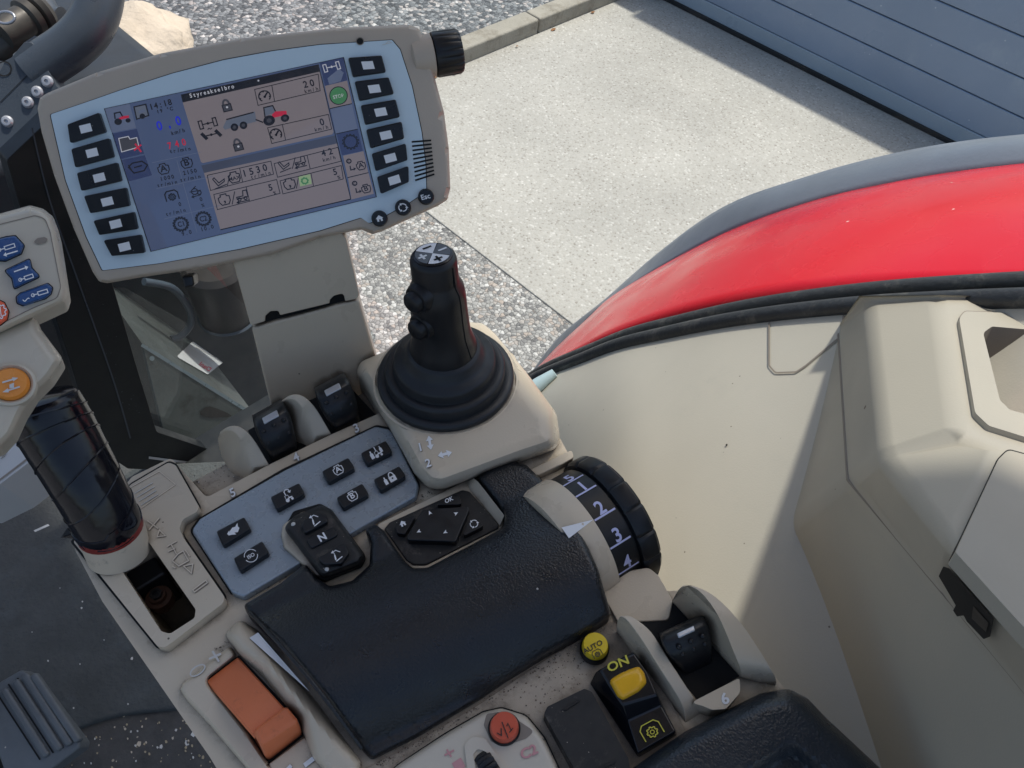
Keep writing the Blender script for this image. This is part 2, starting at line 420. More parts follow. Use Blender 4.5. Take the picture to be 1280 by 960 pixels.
def stone_mat(name, scale, stops, rough=.75, bump=.9, mort=None):
    m = bpy.data.materials.new(name); m.use_nodes = True; nt = m.node_tree; L = nt.links.new; M[name] = m
    b = nt.nodes['Principled BSDF']; b.inputs['Roughness'].default_value = rough
    g = nn(nt, 'ShaderNodeNewGeometry'); P = g.outputs['Position']
    nz = nn(nt, 'ShaderNodeTexNoise', Scale=scale * .8, Detail=2.0); L(P, nz.inputs['Vector'])
    va = nn(nt, 'ShaderNodeVectorMath', operation='MULTIPLY_ADD'); va.inputs[1].default_value = (.7 / scale,) * 3
    L(nz.outputs['Color'], va.inputs[0]); L(P, va.inputs[2])
    vo = nn(nt, 'ShaderNodeTexVoronoi', Scale=scale); vo.inputs['Randomness'].default_value = 1.0; L(va.outputs[0], vo.inputs['Vector'])
    wn = nn(nt, 'ShaderNodeTexWhiteNoise'); L(vo.outputs['Position'], wn.inputs['Vector'])
    cr = nn(nt, 'ShaderNodeValToRGB'); e = cr.color_ramp.elements
    while len(e) < len(stops): e.new(.5)
    for k, (p, c) in enumerate(stops): e[k].position = p; e[k].color = (*c, 1)
    cr.color_ramp.interpolation = 'LINEAR'; L(wn.outputs['Value'], cr.inputs['Fac'])
    ed = nn(nt, 'ShaderNodeTexVoronoi', Scale=scale, feature='DISTANCE_TO_EDGE'); L(va.outputs[0], ed.inputs['Vector'])
    mr = nn(nt, 'ShaderNodeMapRange'); mr.inputs['From Max'].default_value = .12; mr.inputs['To Min'].default_value = .35; L(ed.outputs['Distance'], mr.inputs['Value'])
    n2 = nn(nt, 'ShaderNodeTexNoise', Scale=1.3, Detail=4.0); L(P, n2.inputs['Vector'])
    mr2 = nn(nt, 'ShaderNodeMapRange'); mr2.inputs['To Min'].default_value = .74; mr2.inputs['To Max'].default_value = 1.22; L(n2.outputs['Fac'], mr2.inputs['Value'])
    mm = nn(nt, 'ShaderNodeMath', operation='MULTIPLY'); L(mr2.outputs[0], mm.inputs[1])
    mx = nn(nt, 'ShaderNodeMix', data_type='RGBA')
    if mort:
        mx.inputs['A'].default_value = (*mort, 1); mr.inputs['To Min'].default_value = 0; mr.inputs['From Max'].default_value = .22
        mm.inputs[0].default_value = 1.0; L(mr.outputs[0], mx.inputs['Factor']); L(cr.outputs['Color'], mx.inputs['B'])
    else:
        mx.inputs['Factor'].default_value = 1.0; L(cr.outputs['Color'], mx.inputs['B']); L(mr.outputs[0], mm.inputs[0])
    vm = nn(nt, 'ShaderNodeVectorMath', operation='SCALE'); L(mx.outputs['Result'], vm.inputs[0]); L(mm.outputs[0], vm.inputs['Scale'])
    L(vm.outputs[0], b.inputs['Base Color'])
    bp = nn(nt, 'ShaderNodeBump'); bp.inputs['Strength'].default_value = bump; bp.inputs['Distance'].default_value = .35 / scale
    iv = nn(nt, 'ShaderNodeMath', operation='SUBTRACT'); iv.inputs[0].default_value = 1.0; L(vo.outputs['Distance'], iv.inputs[1])
    L(iv.outputs[0], bp.inputs['Height']); L(bp.outputs['Normal'], b.inputs['Normal'])
stone_mat('gravel', 50, [(0, (.17, .165, .16)), (.25, (.30, .29, .27)), (.6, (.42, .405, .375)), (.74, (.43, .355, .295)), (.8, (.47, .45, .415)), (1, (.64, .62, .58))])
stone_mat('dark_gravel', 34, [(0, (.06, .065, .07)), (.45, (.17, .18, .185)), (.75, (.29, .30, .30)), (.92, (.42, .38, .35)), (1, (.6, .58, .55))])
stone_mat('washed_concrete', 72, [(0, (.28, .255, .215)), (.2, (.39, .365, .315)), (.85, (.465, .44, .39)), (1, (.60, .575, .52))], bump=.35, mort=(.44, .42, .375))

def glass_mat(name, refl, dust, dscale, tint=(.93, .97, .96)):
    m = bpy.data.materials.new(name); m.use_nodes = True; nt = m.node_tree; L = nt.links.new; M[name] = m
    for n in list(nt.nodes): nt.nodes.remove(n)
    out = nn(nt, 'ShaderNodeOutputMaterial'); tr = nn(nt, 'ShaderNodeBsdfTransparent'); tr.inputs['Color'].default_value = (*tint, 1)
    gl = nn(nt, 'ShaderNodeBsdfGlossy', Roughness=.02); fr = nn(nt, 'ShaderNodeFresnel', IOR=1.45)
    mu = nn(nt, 'ShaderNodeMath', operation='MULTIPLY'); mu.inputs[1].default_value = refl; L(fr.outputs[0], mu.inputs[0])
    mx = nn(nt, 'ShaderNodeMixShader'); L(mu.outputs[0], mx.inputs[0]); L(tr.outputs[0], mx.inputs[1]); L(gl.outputs[0], mx.inputs[2])
    df = nn(nt, 'ShaderNodeBsdfDiffuse'); df.inputs['Color'].default_value = (.55, .57, .57, 1)
    g = nn(nt, 'ShaderNodeNewGeometry'); nz = nn(nt, 'ShaderNodeTexNoise', Scale=dscale, Detail=9.0, Roughness=.7); L(g.outputs['Position'], nz.inputs['Vector'])
    mr = nn(nt, 'ShaderNodeMapRange'); mr.inputs['From Min'].default_value = .42; mr.inputs['From Max'].default_value = .85; mr.inputs['To Max'].default_value = dust
    L(nz.outputs['Fac'], mr.inputs['Value'])
    vo = nn(nt, 'ShaderNodeTexVoronoi', Scale=dscale * 9); L(g.outputs['Position'], vo.inputs['Vector'])
    wn = nn(nt, 'ShaderNodeTexWhiteNoise'); L(vo.outputs['Position'], wn.inputs['Vector'])
    a = nn(nt, 'ShaderNodeMath', operation='LESS_THAN'); a.inputs[1].default_value = .10; L(wn.outputs['Value'], a.inputs[0])
    bb = nn(nt, 'ShaderNodeMath', operation='LESS_THAN'); bb.inputs[1].default_value = .13; L(vo.outputs['Distance'], bb.inputs[0])
    c = nn(nt, 'ShaderNodeMath', operation='MULTIPLY'); L(a.outputs[0], c.inputs[0]); L(bb.outputs[0], c.inputs[1])
    d = nn(nt, 'ShaderNodeMath', operation='MULTIPLY'); L(c.outputs[0], d.inputs[0]); d.inputs[1].default_value = dust * 2.2
    s = nn(nt, 'ShaderNodeMath', operation='MAXIMUM'); L(mr.outputs[0], s.inputs[0]); L(d.outputs[0], s.inputs[1])
    m2 = nn(nt, 'ShaderNodeMixShader'); L(s.outputs[0], m2.inputs[0]); L(mx.outputs[0], m2.inputs[1]); L(df.outputs[0], m2.inputs[2])
    L(m2.outputs[0], out.inputs[0])
glass_mat('side_glass', .35, .03, 7)
glass_mat('added_hatch_glass', .6, .02, 7, (.97, .98, .98))
mat('slot_brown', (.05, .042, .034), .7, var=.3)
glass_mat('front_glass', .25, .05, 9, (.86, .93, .95))

# screen inks: the lit LCD gives off a little light of its own
def ink(name, c, e): mat(name, tuple(x * .35 for x in c), .03, var=0.02, rvar=0, emit=(c, e), spec=.9)
for nme, c in dict(lcd_blue=(.075, .105, .20), lcd_navy=(.035, .05, .13), lcd_pink=(.23, .195, .205), lcd_title=(.008, .008, .012), lcd_band=(.06, .07, .11),
                   lcd_line=(.008, .008, .014), lcd_digit_blue=(.02, .03, .60), lcd_red=(.55, .02, .06), lcd_green=(.06, .22, .09), lcd_lime=(.30, .42, .22),
                   lcd_grey=(.06, .06, .075), lcd_light=(.55, .55, .60), lcd_steel=(.13, .15, .20), lcd_mid=(.12, .15, .24)).items(): ink(nme, c, .5)

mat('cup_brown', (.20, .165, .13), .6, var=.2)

mat('beige_lid', (.40, .36, .285), .5, var=.04, vscale=8, bump=.12, bscale=800)
mat('gate_metal', (.03, .03, .032), .4, metal=.3, var=.3, vscale=40)
mat('dark_beige', (.25, .21, .17), .6, var=.05)
mat('grey_dark', (.12, .13, .14), .4, var=.05)
mat('red_tape', (.22, .02, .015), .4, var=.2)
mat('straw', (.42, .34, .22), .8, var=.3)
mat('fender_rubber', (.17, .195, .235), .38, var=.2, vscale=10, bump=.1, bscale=200)
mat('bolt_head', (.42, .44, .47), .4, metal=.4, var=.1)
# ------------------------------------------------------------------ console frame
KN = img_dir((20, -805, -960))
K = Plane(pix_depth(450, 650, .52), KN)
_f = (K.at(95, 690) - K.at(262, 935)).normalized(); _l = _f.cross(KN)
KF = (_f * math.cos(math.radians(11)) + _l * math.sin(math.radians(11))).normalized()   # forward along the console
KL = KF.cross(KN).normalized()                                                          # to its right
def k3(p, h): return K.at(p[0], p[1], h)
def kA(c, s): return A(c, (s * .86, -s * .47), (-s * .46, -s * .80))
def atext(mb, t, a, o, cap, mp, m, align=1, wide=1.0):
    p = a(o)[0]
    mb.text(t, p, (a.ux[0] * cap * wide, a.ux[1] * cap * wide), (a.uy[0] * cap, a.uy[1] * cap), mp, m, align)

# ------------------------------------------------------------------ icons (unit box)
def ic_engine(mb, a, t, mp, m, w, fs=.8):
    mb.stroke(a((-.8, .35), (-.8, -.3), (-.5, -.8), (.5, -.8), (.8, -.3), (.8, .4), (.42, .5), (.42, .8), (-.42, .8), (-.42, .5)), w, mp, m, True)
    if t: atext(mb, t, a, (0, -.42), fs, mp, m)
def ic_tractor(mb, a, mp, m, body=None, wheel=None):
    mb.poly(a((-.3, -.15), (.85, -.15), (.9, .15), (.15, .25), (-.3, .1)), mp, body or m)
    mb.stroke(a((-.75, .1), (-.65, .85), (.02, .85), (.16, .2)), abs(a.ux[0]) * .12, mp, wheel or m)
    mb.poly(a(*circ(-.5, -.35, .45, n=14)), mp, wheel or m); mb.poly(a(*circ(.65, -.48, .3, n=12)), mp, wheel or m)
def ic_lock(mb, a, mp, m, hole):
    mb.poly(a((-.6, -.9), (.6, -.9), (.6, .1), (-.6, .1)), mp, m)
    mb.stroke(a(*[(x, y) for x, y in circ(0, .1, .42, .7, n=10, a0=0, a1=PI)]), abs(a.ux[0]) * .22, mp, m)
    mb.poly(a(*circ(0, -.32, .16, n=8)), (lambda f: (lambda x, y: f(x, y)))(hole[0]), hole[1])
def ic_ring(mb, a, mp, m, w, teeth=0, r=.8):
    if teeth:
        pts = []
        for k in range(teeth * 2):
            r_ = r if k % 2 else r * 1.25
            for q in (-.25, .25): pts.append(((k + q) * PI / teeth, r_))
        mb.stroke(a(*[(R_ * math.cos(t), R_ * math.sin(t)) for t, R_ in pts]), w, mp, m, True)
    else: mb.stroke(a(*circ(0, 0, r, n=20)), w, mp, m, True)
def ic_gauge(mb, a, mp, m, w):
    mb.stroke(a(*circ(0, 0, .85, n=16, a0=-.9, a1=PI + .9)), w, mp, m); mb.stroke(a((0, -.1), (.5, .45)), w * 1.3, mp, m)
    mb.poly(a(*circ(0, -.1, .2, n=8)), mp, m)
    for k in range(5):
        t = -.3 + k * .95; mb.stroke(a((.62 * math.cos(t), .62 * math.sin(t)), (.85 * math.cos(t), .85 * math.sin(t))), w, mp, m)
def ic_pto(mb, a, mp, m, w):
    mb.stroke(a((-.95, -.7), (-.95, .45), (-.6, .85), (.6, .85), (.95, .45), (.95, -.7)), w, mp, m)
    b = a.sub(0, -.15, .55); ic_ring(mb, b, mp, m, w, 8, .75); mb.stroke(b(*circ(0, 0, .35, n=10)), w * .8, mp, m, True)
def ic_pedal(mb, a, mp, m, w):
    mb.stroke(a((-.9, -.9), (.9, -.6)), w, mp, m); mb.stroke(a((-.8, .6), (-.3, -.55), (.7, -.1)), w, mp, m)
    mb.stroke(a((-.8, .6), (-.55, .75), (-.1, -.15), (.75, .25), (.7, -.1)), w, mp, m)
def ic_cab(mb, a, mp, m, w):
    mb.stroke(a((-.7, .0), (.2, .0), (.35, .75), (.85, .75), (.85, -.2), (.4, -.3), (-.7, -.3)), w, mp, m, True)
    mb.stroke(a((-.9, -.8), (.9, -.8)), w, mp, m); mb.poly(a((-1, -.8), (-.55, -.5), (-.55, -1.1)), mp, m)
    for x in (-.4, .45): mb.stroke(a(*circ(x, -.4, .22, n=10)), w, mp, m, True)
def ic_axle(mb, a, mp, m, w, solid=False, tilt=0.0):
    for x in (-.75, .75):
        q = [(-.18, -.45), (.18, -.45), (.18, .45), (-.18, .45)]
        q = [(x + u * math.cos(tilt) - v * math.sin(tilt), u * math.sin(tilt) + v * math.cos(tilt)) for u, v in q]
        mb.poly(a(*q), mp, m) if solid else mb.stroke(a(*q), w, mp, m, True)
    mb.stroke(a((-.55, 0), (.55, 0)), w, mp, m); mb.stroke(a((0, -.14), (0, .14)), w * 1.5, mp, m)
def ic_arrow(mb, a, mp, m, w=.25):
    mb.poly(a((-1, -w), (.3, -w), (.3, -w * 2.6), (1, 0), (.3, w * 2.6), (.3, w), (-1, w)), mp, m)
def ic_bottle(mb, a, mp, m):
    mb.poly(a((-.4, -1), (.4, -1), (.4, .2), (.15, .5), (.15, 1), (-.15, 1), (-.15, .5), (-.4, .2)), mp, m)
def ic_home(mb, a, mp, m):
    mb.poly(a((-1, 0), (0, .9), (1, 0), (.7, 0), (.7, -.8), (.2, -.8), (.2, -.25), (-.2, -.25), (-.2, -.8), (-.7, -.8), (-.7, 0)), mp, m)
def ic_cycle(mb, a, mp, m, w, r=.75):
    for k in range(3):
        t = k * 2 * PI / 3 + .3
        mb.stroke(a(*circ(0, 0, r, n=6, a0=t, a1=t + 1.5)), w, mp, m)
        t += 1.5; c, s_ = math.cos(t), math.sin(t)
        mb.poly(a((c * r * .6, s_ * r * .6), (c * r * 1.4, s_ * r * 1.4), (r * math.cos(t + .5), r * math.sin(t + .5))), mp, m)

# ================================================================== ARMREST CONSOLE
con = thing('armrest_console', 'beige armrest console with black padded roll and blue grey button plate', 'control console', K.at(420, 760, -.22))

slot = rounded(c10((232, 512), (385, 425), (608, 745), (603, 785), (490, 858), (448, 846)), [4, 4, 6, 6, 8, 6])
slot_big = [(x + (x - 200) * .02, y + (y - 735) * .02) for x, y in slot]
mb = MB()
body_poly = [(92, 684), (165, 596), (214, 572), (258, 622), (338, 580), (414, 543), (471, 518), (560, 450), (640, 440), (693, 535), (722, 588)] + \
    [(752, 690), (772, 742), (800, 765), (820, 740), (846, 738), (900, 775), (950, 822), (985, 866), (1100, 968), (1160, 1040), (340, 1075), (262, 946), (128, 752)]
mb.prism(K, rounded(body_poly, 8, 4), -.20, 0, 'beige_plastic', holes=[slot_big])
body = mb.build('body', con, bevel=.003)
mb = MB()                                     # pedestal below, down to the cab floor
mb.box((.10, -.02, CAM.z - 1.05), (.22, .12, CAM.z - .66), 'black_soft'); mb.build('pedestal', con, bevel=.006)
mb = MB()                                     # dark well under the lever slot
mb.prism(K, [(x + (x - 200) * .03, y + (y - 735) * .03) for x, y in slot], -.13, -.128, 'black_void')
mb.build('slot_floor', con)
mb = MB()
P = K.at(*c10((437, 690))[0], -.05)
P = K.at(*c10((437, 690))[0], -.030)
mb.lathe(P, KN, [(.0085, -.008), (.0085, .0005), (.0058, .001), (.0055, .004), (.0005, .0042)], 'rust', 16); mb.lathe(P, KN, [(.0042, .0012), (.0042, .0064), (.0022, .0066), (.0018, .005), (.0002, .005)], 'gate_metal', 6)
mb.build('bolt', con)
mb = MB()
q = c10((235, 515), (375, 435), (470, 575), (330, 660)); mb.prism(K, q, -.06, -.022, 'gate_metal'); mb.build('selector_gate', con, bevel=.002)

# forward shelf in front of the plate and the wall under the paddles
mb = MB()
mb.prism(K, c8((20, 455), (150, 385), (420, 245), (720, 90), (800, 170), (600, 275), (350, 400), (90, 535)), -.2, -.012, 'beige_tray')
mb.build('front_shelf', con, bevel=.003)

def grow0(p): return p
# lever panel with embossed signs
mb = MB()
panel_poly = rounded(c10((28, 432), (130, 330), (310, 160), (485, 58), (520, 72), (632, 270), (622, 300), (560, 335), (545, 370), (560, 410), (752, 685), (742, 722), (468, 933), (425, 922)), [4, 4, 10, 8, 6, 8, 6, 10, 6, 10, 9, 9, 9, 9])
mb.prism(K, grow0(panel_poly), -.004, .0006, 'black_void', holes=[slot])
pin = rounded(c10((42, 432), (130, 338), (312, 166), (483, 66), (516, 80), (624, 272), (614, 294), (548, 330), (533, 370), (550, 412), (742, 688), (735, 716), (466, 922), (430, 914)), [4, 4, 10, 8, 6, 8, 6, 10, 6, 10, 9, 9, 9, 9])
mb.prism(K, pin, 0, .008, 'beige_plastic', holes=[slot])
panel = mb.build('lever_panel', con, bevel=.0022)
mb = MB(); mp = K.m(.0082); w = 1.1
for p, q in (((300, 185), (440, 107)), ((440, 107), (515, 168)), ((515, 168), (350, 282))): mb.stroke(c10(p, q), w, K.m(.0084), 'emboss')
for y in range(4): mb.stroke(c10((325 + y * 10, 210 + y * 18), (410 + y * 8, 160 + y * 18)), 1.0, K.m(.0085), 'grey_mark')
def ribbon(pts, closed=False, wd=1.3):
    pts = c10(*pts); mb.stroke(pts, wd, K.m(.0088), 'emboss', closed); mb.stroke([(x + 1, y + .8) for x, y in pts], wd * .6, K.m(.0085), 'dark_beige', closed)
ribbon([(385, 335), (435, 372)]); ribbon([(392, 378), (440, 322)])
ribbon([(430, 410), (440, 378), (468, 405)], True)
ribbon([(475, 455), (520, 430)]); ribbon([(495, 445), (520, 490)]); ribbon([(480, 478), (512, 462)]); ribbon([(500, 520), (530, 545), (575, 520), (550, 475), (525, 490), (500, 520)]); ribbon([(500, 545), (515, 555)]); ribbon([(560, 470), (580, 500)])
ribbon([(552, 545), (595, 535), (588, 578)], True)
ribbon([(595, 655), (655, 610), (662, 622), (602, 665)], True)
mb.build('embossed_signs', panel)

# blue grey button plate
plate_poly = rounded(c8((28, 650), (62, 602), (400, 408), (765, 232), (830, 245), (938, 465), (928, 512), (600, 700), (238, 915), (190, 898)), [8, 10, 80, 10, 12, 8, 8, 80, 9, 9])
def grow(poly, k):
    cx = sum(p[0] for p in poly) / len(poly); cy = sum(p[1] for p in poly) / len(poly)
    return [(x + (x - cx) / math.hypot(x - cx, y - cy) * k, y + (y - cy) / math.hypot(x - cx, y - cy) * k) for x, y in poly]
mb = MB(); mb.prism(K, grow(plate_poly, 2), -.002, .0012, 'black_void'); mb.build('panel_gap', con)
mb = MB(); mb.prism(K, plate_poly, 0, .006, 'panel_blue'); plate = mb.build('button_plate', con, bevel=.0014)
HB = .0105
def kbutton(q, label, icon):
    b = MB(); b.prism(K, rounded(grow(c8(*q), .6), 3.6, 4), .004, .0064, 'black_void'); b.prism(K, rounded(c8(*q), 3.6, 4), .005, HB, 'black_plastic')
    o = b.build('push_button', con, bevel=.0012); lab(o, label)
    i = MB(); cx = sum(p[0] for p in q) / 4; cy = sum(p[1] for p in q) / 4
    icon(i, kA(c8((cx, cy))[0], 9), K.m(HB + .0003)); i.build('icon', o, smooth=0)
def i_hare(i, a, mp):
    i.poly(a((-1.0, .0), (-.5, .3), (-.6, .1), (.1, .45), (.5, .35), (1.05, .7), (.85, .2), (.95, -.1), (.45, -.55), (.0, -.35), (.1, -.75), (-.5, -.45), (-.9, -.35)), mp, 'white_mark')
def i_iso(i, a, mp):
    for t in (0, PI): i.stroke(a(*circ(0, 0, .95, n=10, a0=t + .25, a1=t + PI - .25)), .9, mp, 'white_mark')
    atext(i, 'ISO', a, (0, -.26), .52, mp, 'white_mark')
def i_hook(i, a, mp):
    ic_tractor(i, a.sub(0, -.4, .62), mp, 'white_mark'); i.stroke(a((-.2, .2), (-.2, .75), (.1, .95), (.5, .8), (.5, .5)), 1.2, mp, 'white_mark'); i.poly(a((.25, .55), (.8, .55), (.5, .2)), mp, 'white_mark')
def i_bot(i, a, mp):
    ic_bottle(i, a.sub(-.75, -.05, .62), mp, 'white_mark'); ic_tractor(i, a.sub(.15, -.35, .6), mp, 'white_mark'); ic_bottle(i, a.sub(.75, .15, .5), mp, 'white_mark'); i.stroke(a((.05, .2), (.05, .9)), 1.2, mp, 'white_mark')
def i_lock(i, a, mp):
    ic_bottle(i, a.sub(-.7, -.1, .6), mp, 'white_mark'); ic_lock(i, a.sub(.35, .05, .85), mp, 'white_mark', (K.m(HB + .0005), 'black_plastic'))
kbutton([(128, 652), (240, 594), (266, 642), (154, 712)], 'black push button with white running hare', i_hare)
kbutton([(197, 760), (312, 690), (340, 738), (222, 815)], 'black push button marked ISO', i_iso)
kbutton([(344, 515), (460, 458), (484, 503), (370, 568)], 'black push button with turning arrow over tractor', i_hook)
kbutton([(550, 412), (656, 357), (684, 400), (576, 459)], 'black push button with engine sign A', lambda i, a, mp: ic_engine(i, a.sub(0, 0, .85), 'A', mp, 'white_mark', 1.0, 1.0))
kbutton([(608, 518), (712, 460), (740, 505), (634, 563)], 'black push button with engine sign B', lambda i, a, mp: ic_engine(i, a.sub(0, 0, .85), 'B', mp, 'white_mark', 1.0, 1.0))
kbutton([(705, 340), (806, 289), (834, 335), (731, 386)], 'black push button with two cylinders sign', i_bot)
kbutton([(757, 445), (860, 391), (888, 432), (785, 493)], 'black push button with cylinder and padlock', i_lock)

# direction knob with N
mb = MB(); mb.prism(K, rounded(grow(c8((395, 655), (440, 575), (545, 545), (590, 570), (725, 750), (705, 785), (560, 845), (530, 830)), 1), 7), .003, .0065, 'black_void')
mb.puffy(K, rounded(c8((386, 665), (395, 625), (470, 575), (555, 556), (580, 570), (700, 745), (690, 770), (555, 835), (528, 836), (398, 722)), 6), .004, .009, 4, 'beige_plastic', 4, skirt=.006)
mb.puffy(K, rounded(c8((398, 640), (440, 592), (545, 548), (590, 566), (722, 748), (703, 782), (560, 838), (538, 826)), 8), .008, .019, 7, 'black_dusty', 4, skirt=.006)
knob = mb.build('direction_knob', con)
def nkey(q, label, icon, h0=.017, h1=.0225, rr=4):
    b = MB(); b.prism(K, rounded(c8(*q), rr, 4), h0, h1, 'black_soft'); cx = sum(p[0] for p in q) / len(q); cy = sum(p[1] for p in q) / len(q)
    icon(b, kA(c8((cx, cy))[0], 9), K.m(h1 + .0003)); lab(b.build('knob_key', knob, bevel=.001), label)
def i_up(i, a, mp, s=1):
    ic_bottle(i, A(a.c, (a.ux[0] * .35 + a.uy[0] * .15, a.ux[1] * .35), (a.uy[0] * .6 + 1.2, a.uy[1] * .6)), mp, 'white_mark'); i.stroke(a((-.2, -.75), (.9, -.55)), 1.3, mp, 'white_mark'); i.stroke(a((-.1, .7), (.5, .75), (.95, .2)), 1.0, mp, 'white_mark'); i.poly(a((-.3, .7), (.15, .95), (.1, .45)), mp, 'white_mark')
nkey([(468, 632), (478, 605), (530, 583), (562, 582), (578, 612), (480, 662)], 'upper key with raised arm sign', i_up)
nkey([(484, 685), (600, 632), (616, 668), (508, 722)], 'middle key marked N', lambda i, a, mp: (atext(i, 'N', a, (0, -.5), 1.05, mp, 'white_mark'), atext(i, 'N', A((a.c[0] + .5, a.c[1]), a.ux, a.uy), (0, -.5), 1.05, K.m(.0229), 'white_mark')), .017, .0205)
nkey([(530, 762), (640, 698), (660, 738), (628, 782), (562, 786)], 'lower key with lowered arm sign', i_up)
for p in ((438, 626), (572, 806)):
    b = MB(); b.ball(K.at(*c8(p)[0], .0183), .0016, 'grey_mark', KN, 12); b.build('indicator', knob)

# separator fins and paddles at the front edge
def fin(pts, thick, mt='beige_plastic', mirror=1):
    """side outline drawn on the upright plane through its rear foot, thickened to the right"""
    foot = K.at(*pts[-1], -.001); pl = Plane(foot, KL); side = [pl.at(x, y) for x, y in pts]
    low = [p for p in side]
    b = MB(); b.strip(low, [p + KL * thick for p in low], mt); return b
cz = conv(225, 350, 3.2)
def loft_fin(ox, oy):
    rim = [((160, 606), .018), ((192, 586), .026), ((226, 583), .0275), ((260, 600), .024), ((303, 648), .0145), ((356, 740), .0005)]
    inn = [((157, 616), .016), ((184, 602), .0235), ((212, 606), .025), ((236, 628), .0215), ((262, 674), .012), ((294, 750), .0005)]
    bas = [((151, 642), .006), ((160, 680), -.006), ((172, 715), -.0115), ((204, 768), -.0118), ((245, 788), -.0118), ((288, 800), -.010)]
    rows = []
    for r in (bas, inn, rim): rows.append([K.at(*cz((p[0] + ox, p[1] + oy))[0], h) for p, h in r])
    mid = [a.lerp(b_, .5) - KL * .0008 - KN * .0008 for a, b_ in zip(rows[0], rows[1])]
    back = [p - KN * (h + .02) + KL * .0008 for p, (q_, h) in zip(rows[2], rim)]
    rr = [[p.copy() for p in smooth_open(r, 4)] for r in (rows[0], mid, rows[1], rows[2], back)]
    b = MB(); n = len(rr[0]); vs = [p for r in rr for p in r]
    fs = [(i * n + k, i * n + k + 1, (i + 1) * n + k + 1, (i + 1) * n + k) for i in range(4) for k in range(n - 1)]
    for e in (0, n - 1): fs.append(tuple(i * n + e for i in range(5)))
    b.add(vs, fs, 'beige_plastic'); return b.build('paddle_divider', con, bevel=.0022, angle=38)
loft_fin(0, 0); loft_fin(247, -126)
def paddle(P, label, dots, cap):
    """P(u,v,h): u across, v from front edge to rear foot"""
    b = MB(); prof = [(.02, -.03), (.0, -.004), (.0, .008), (.03, .017), (.07, .0225), (.13, .0248), (.20, .0252), (.26, .0246), (.30, .0232), (.40, .0222), (.55, .0185), (.72, .0125), (.88, .004), (.98, -.006), (1, -.03)]
    cols = [(0, -.0042), (.035, -.0012), (.12, 0), (.5, .0006), (.88, 0), (.965, -.0012), (1, -.0042)]
    def wid(v): return .10 - .10 * math.sin(PI * min(1, max(0, (v + .08) / .95)))
    vs = [P(lerp(wid(v), 1 - wid(v), u), v + (.025 * (1 - (2 * u - 1) ** 2) if .1 < v < .5 else 0), h + dh) for u, dh in cols for v, h in prof]
    n = len(prof); fs = [(i * n + k, i * n + k + 1, (i + 1) * n + k + 1, (i + 1) * n + k) for i in range(len(cols) - 1) for k in range(n - 1)]
    fs += [tuple(range(n)), tuple((len(cols) - 1) * n + k for k in range(n))]
    b.add(vs, fs, 'black_soft')
    o = b.build('paddle_lever', con, smooth=50); lab(o, label)
    b = MB()
    for u, v, h in dots: b.ball(P(u, v, h + .0005), .0017, 'black_soft', KN)
    b.build('grip_dots', o)
    b = MB(); q = [P(u, v, h) for u, v, h in cap]; b.add(q + [p - KN * .004 for p in q], [(0, 1, 2, 3), (0, 1, 5, 4), (1, 2, 6, 5), (2, 3, 7, 6), (3, 0, 4, 7)], 'silver'); b.build('tip', o, bevel=.0008)
def frame(fl, fr, rr, rl):
    fl, fr, rr, rl = [c8(p)[0] for p in (fl, fr, rr, rl)]
    def P(u, v, h):
        a = lerp(V(fl), V(fr), u); c = lerp(V(rl), V(rr), u); q = lerp(a, c, v)
        return K.at(q.x, q.y, h)
    return P
dots = [(u, v, h) for v, h in ((.38, .0222), (.62, .0152)) for u in (.2, .5, .8)]
cap = [(.28, .13, .0258), (.72, .13, .0258), (.72, .25, .0262), (.28, .25, .0262)]
paddle(frame((262, 195), (400, 118), (470, 322), (342, 388)), 'black rocker paddle above the number 4', dots, cap)
paddle(frame((510, 85), (648, 12), (722, 205), (596, 268)), 'black rocker paddle above the number 3', dots, cap)
for pts in (((300, 300), (420, 240), (530, 300), (500, 325), (350, 388), (335, 380)), ((545, 175), (660, 110), (775, 180), (600, 268), (585, 262))):
    pass
mb = MB(); mb.prism(K, c8((255, 250), (395, 170), (525, 300), (345, 388), (330, 380)), -.03, -.0105, 'black_void'); mb.prism(K, c8((500, 130), (650, 60), (765, 185), (596, 268)), -.03, -.0105, 'black_void'); mb.build('paddle_slots', con)
for t, p in (('5', (196, 508)), ('4', (450, 366)), ('3', (691, 250))):
    mb = MB(); p = c8(p)[0]; p = (p[0] + 1.2, p[1] + 1.5); mb.text(t, (p[0] + .9, p[1] + .9), (9.2, -4.4), (-3.8, -9.6), K.m(.0006), 'dark_beige', 1); mb.text(t, p, (9.2, -4.4), (-3.8, -9.6), K.m(.0010), 'white_mark', 1); mb.build('paddle_number', body, smooth=0)  # dark copy offset beneath each number is its painted shadow

# navigation pad in its bezel
mb = MB(); mb.prism(K, rounded(c9((96, 305), (440, 135), (490, 118), (612, 262), (606, 318), (300, 482), (240, 480), (208, 452)), [4, 6, 10, 10, 10, 14, 10, 10]), -.001, .0045, 'beige_plastic'); mb.build('navigation_bezel', con, bevel=.0012)
mb = MB(); mb.strip([k3(c9(p)[0], h) for p, h in (((440, 140), .0), ((486, 118), .012), ((502, 128), .013), ((470, 172), .004))], [k3(c9(p)[0], h) for p, h in (((575, 312), .0), ((604, 262), .012), ((613, 272), .013), ((590, 320), .004))], 'beige_plastic'); mb.build('bezel_side', con, bevel=.002)
mb = MB(); mb.prism(K, rounded(c9((128, 322), (150, 296), (440, 166), (470, 172), (585, 300), (588, 318), (296, 466), (243, 466), (216, 446)), [4, 6, 8, 8, 6, 5, 12, 9, 9]), .003, .006, 'black_dusty')
navi = mb.build('navigation_pad', con, bevel=.001)
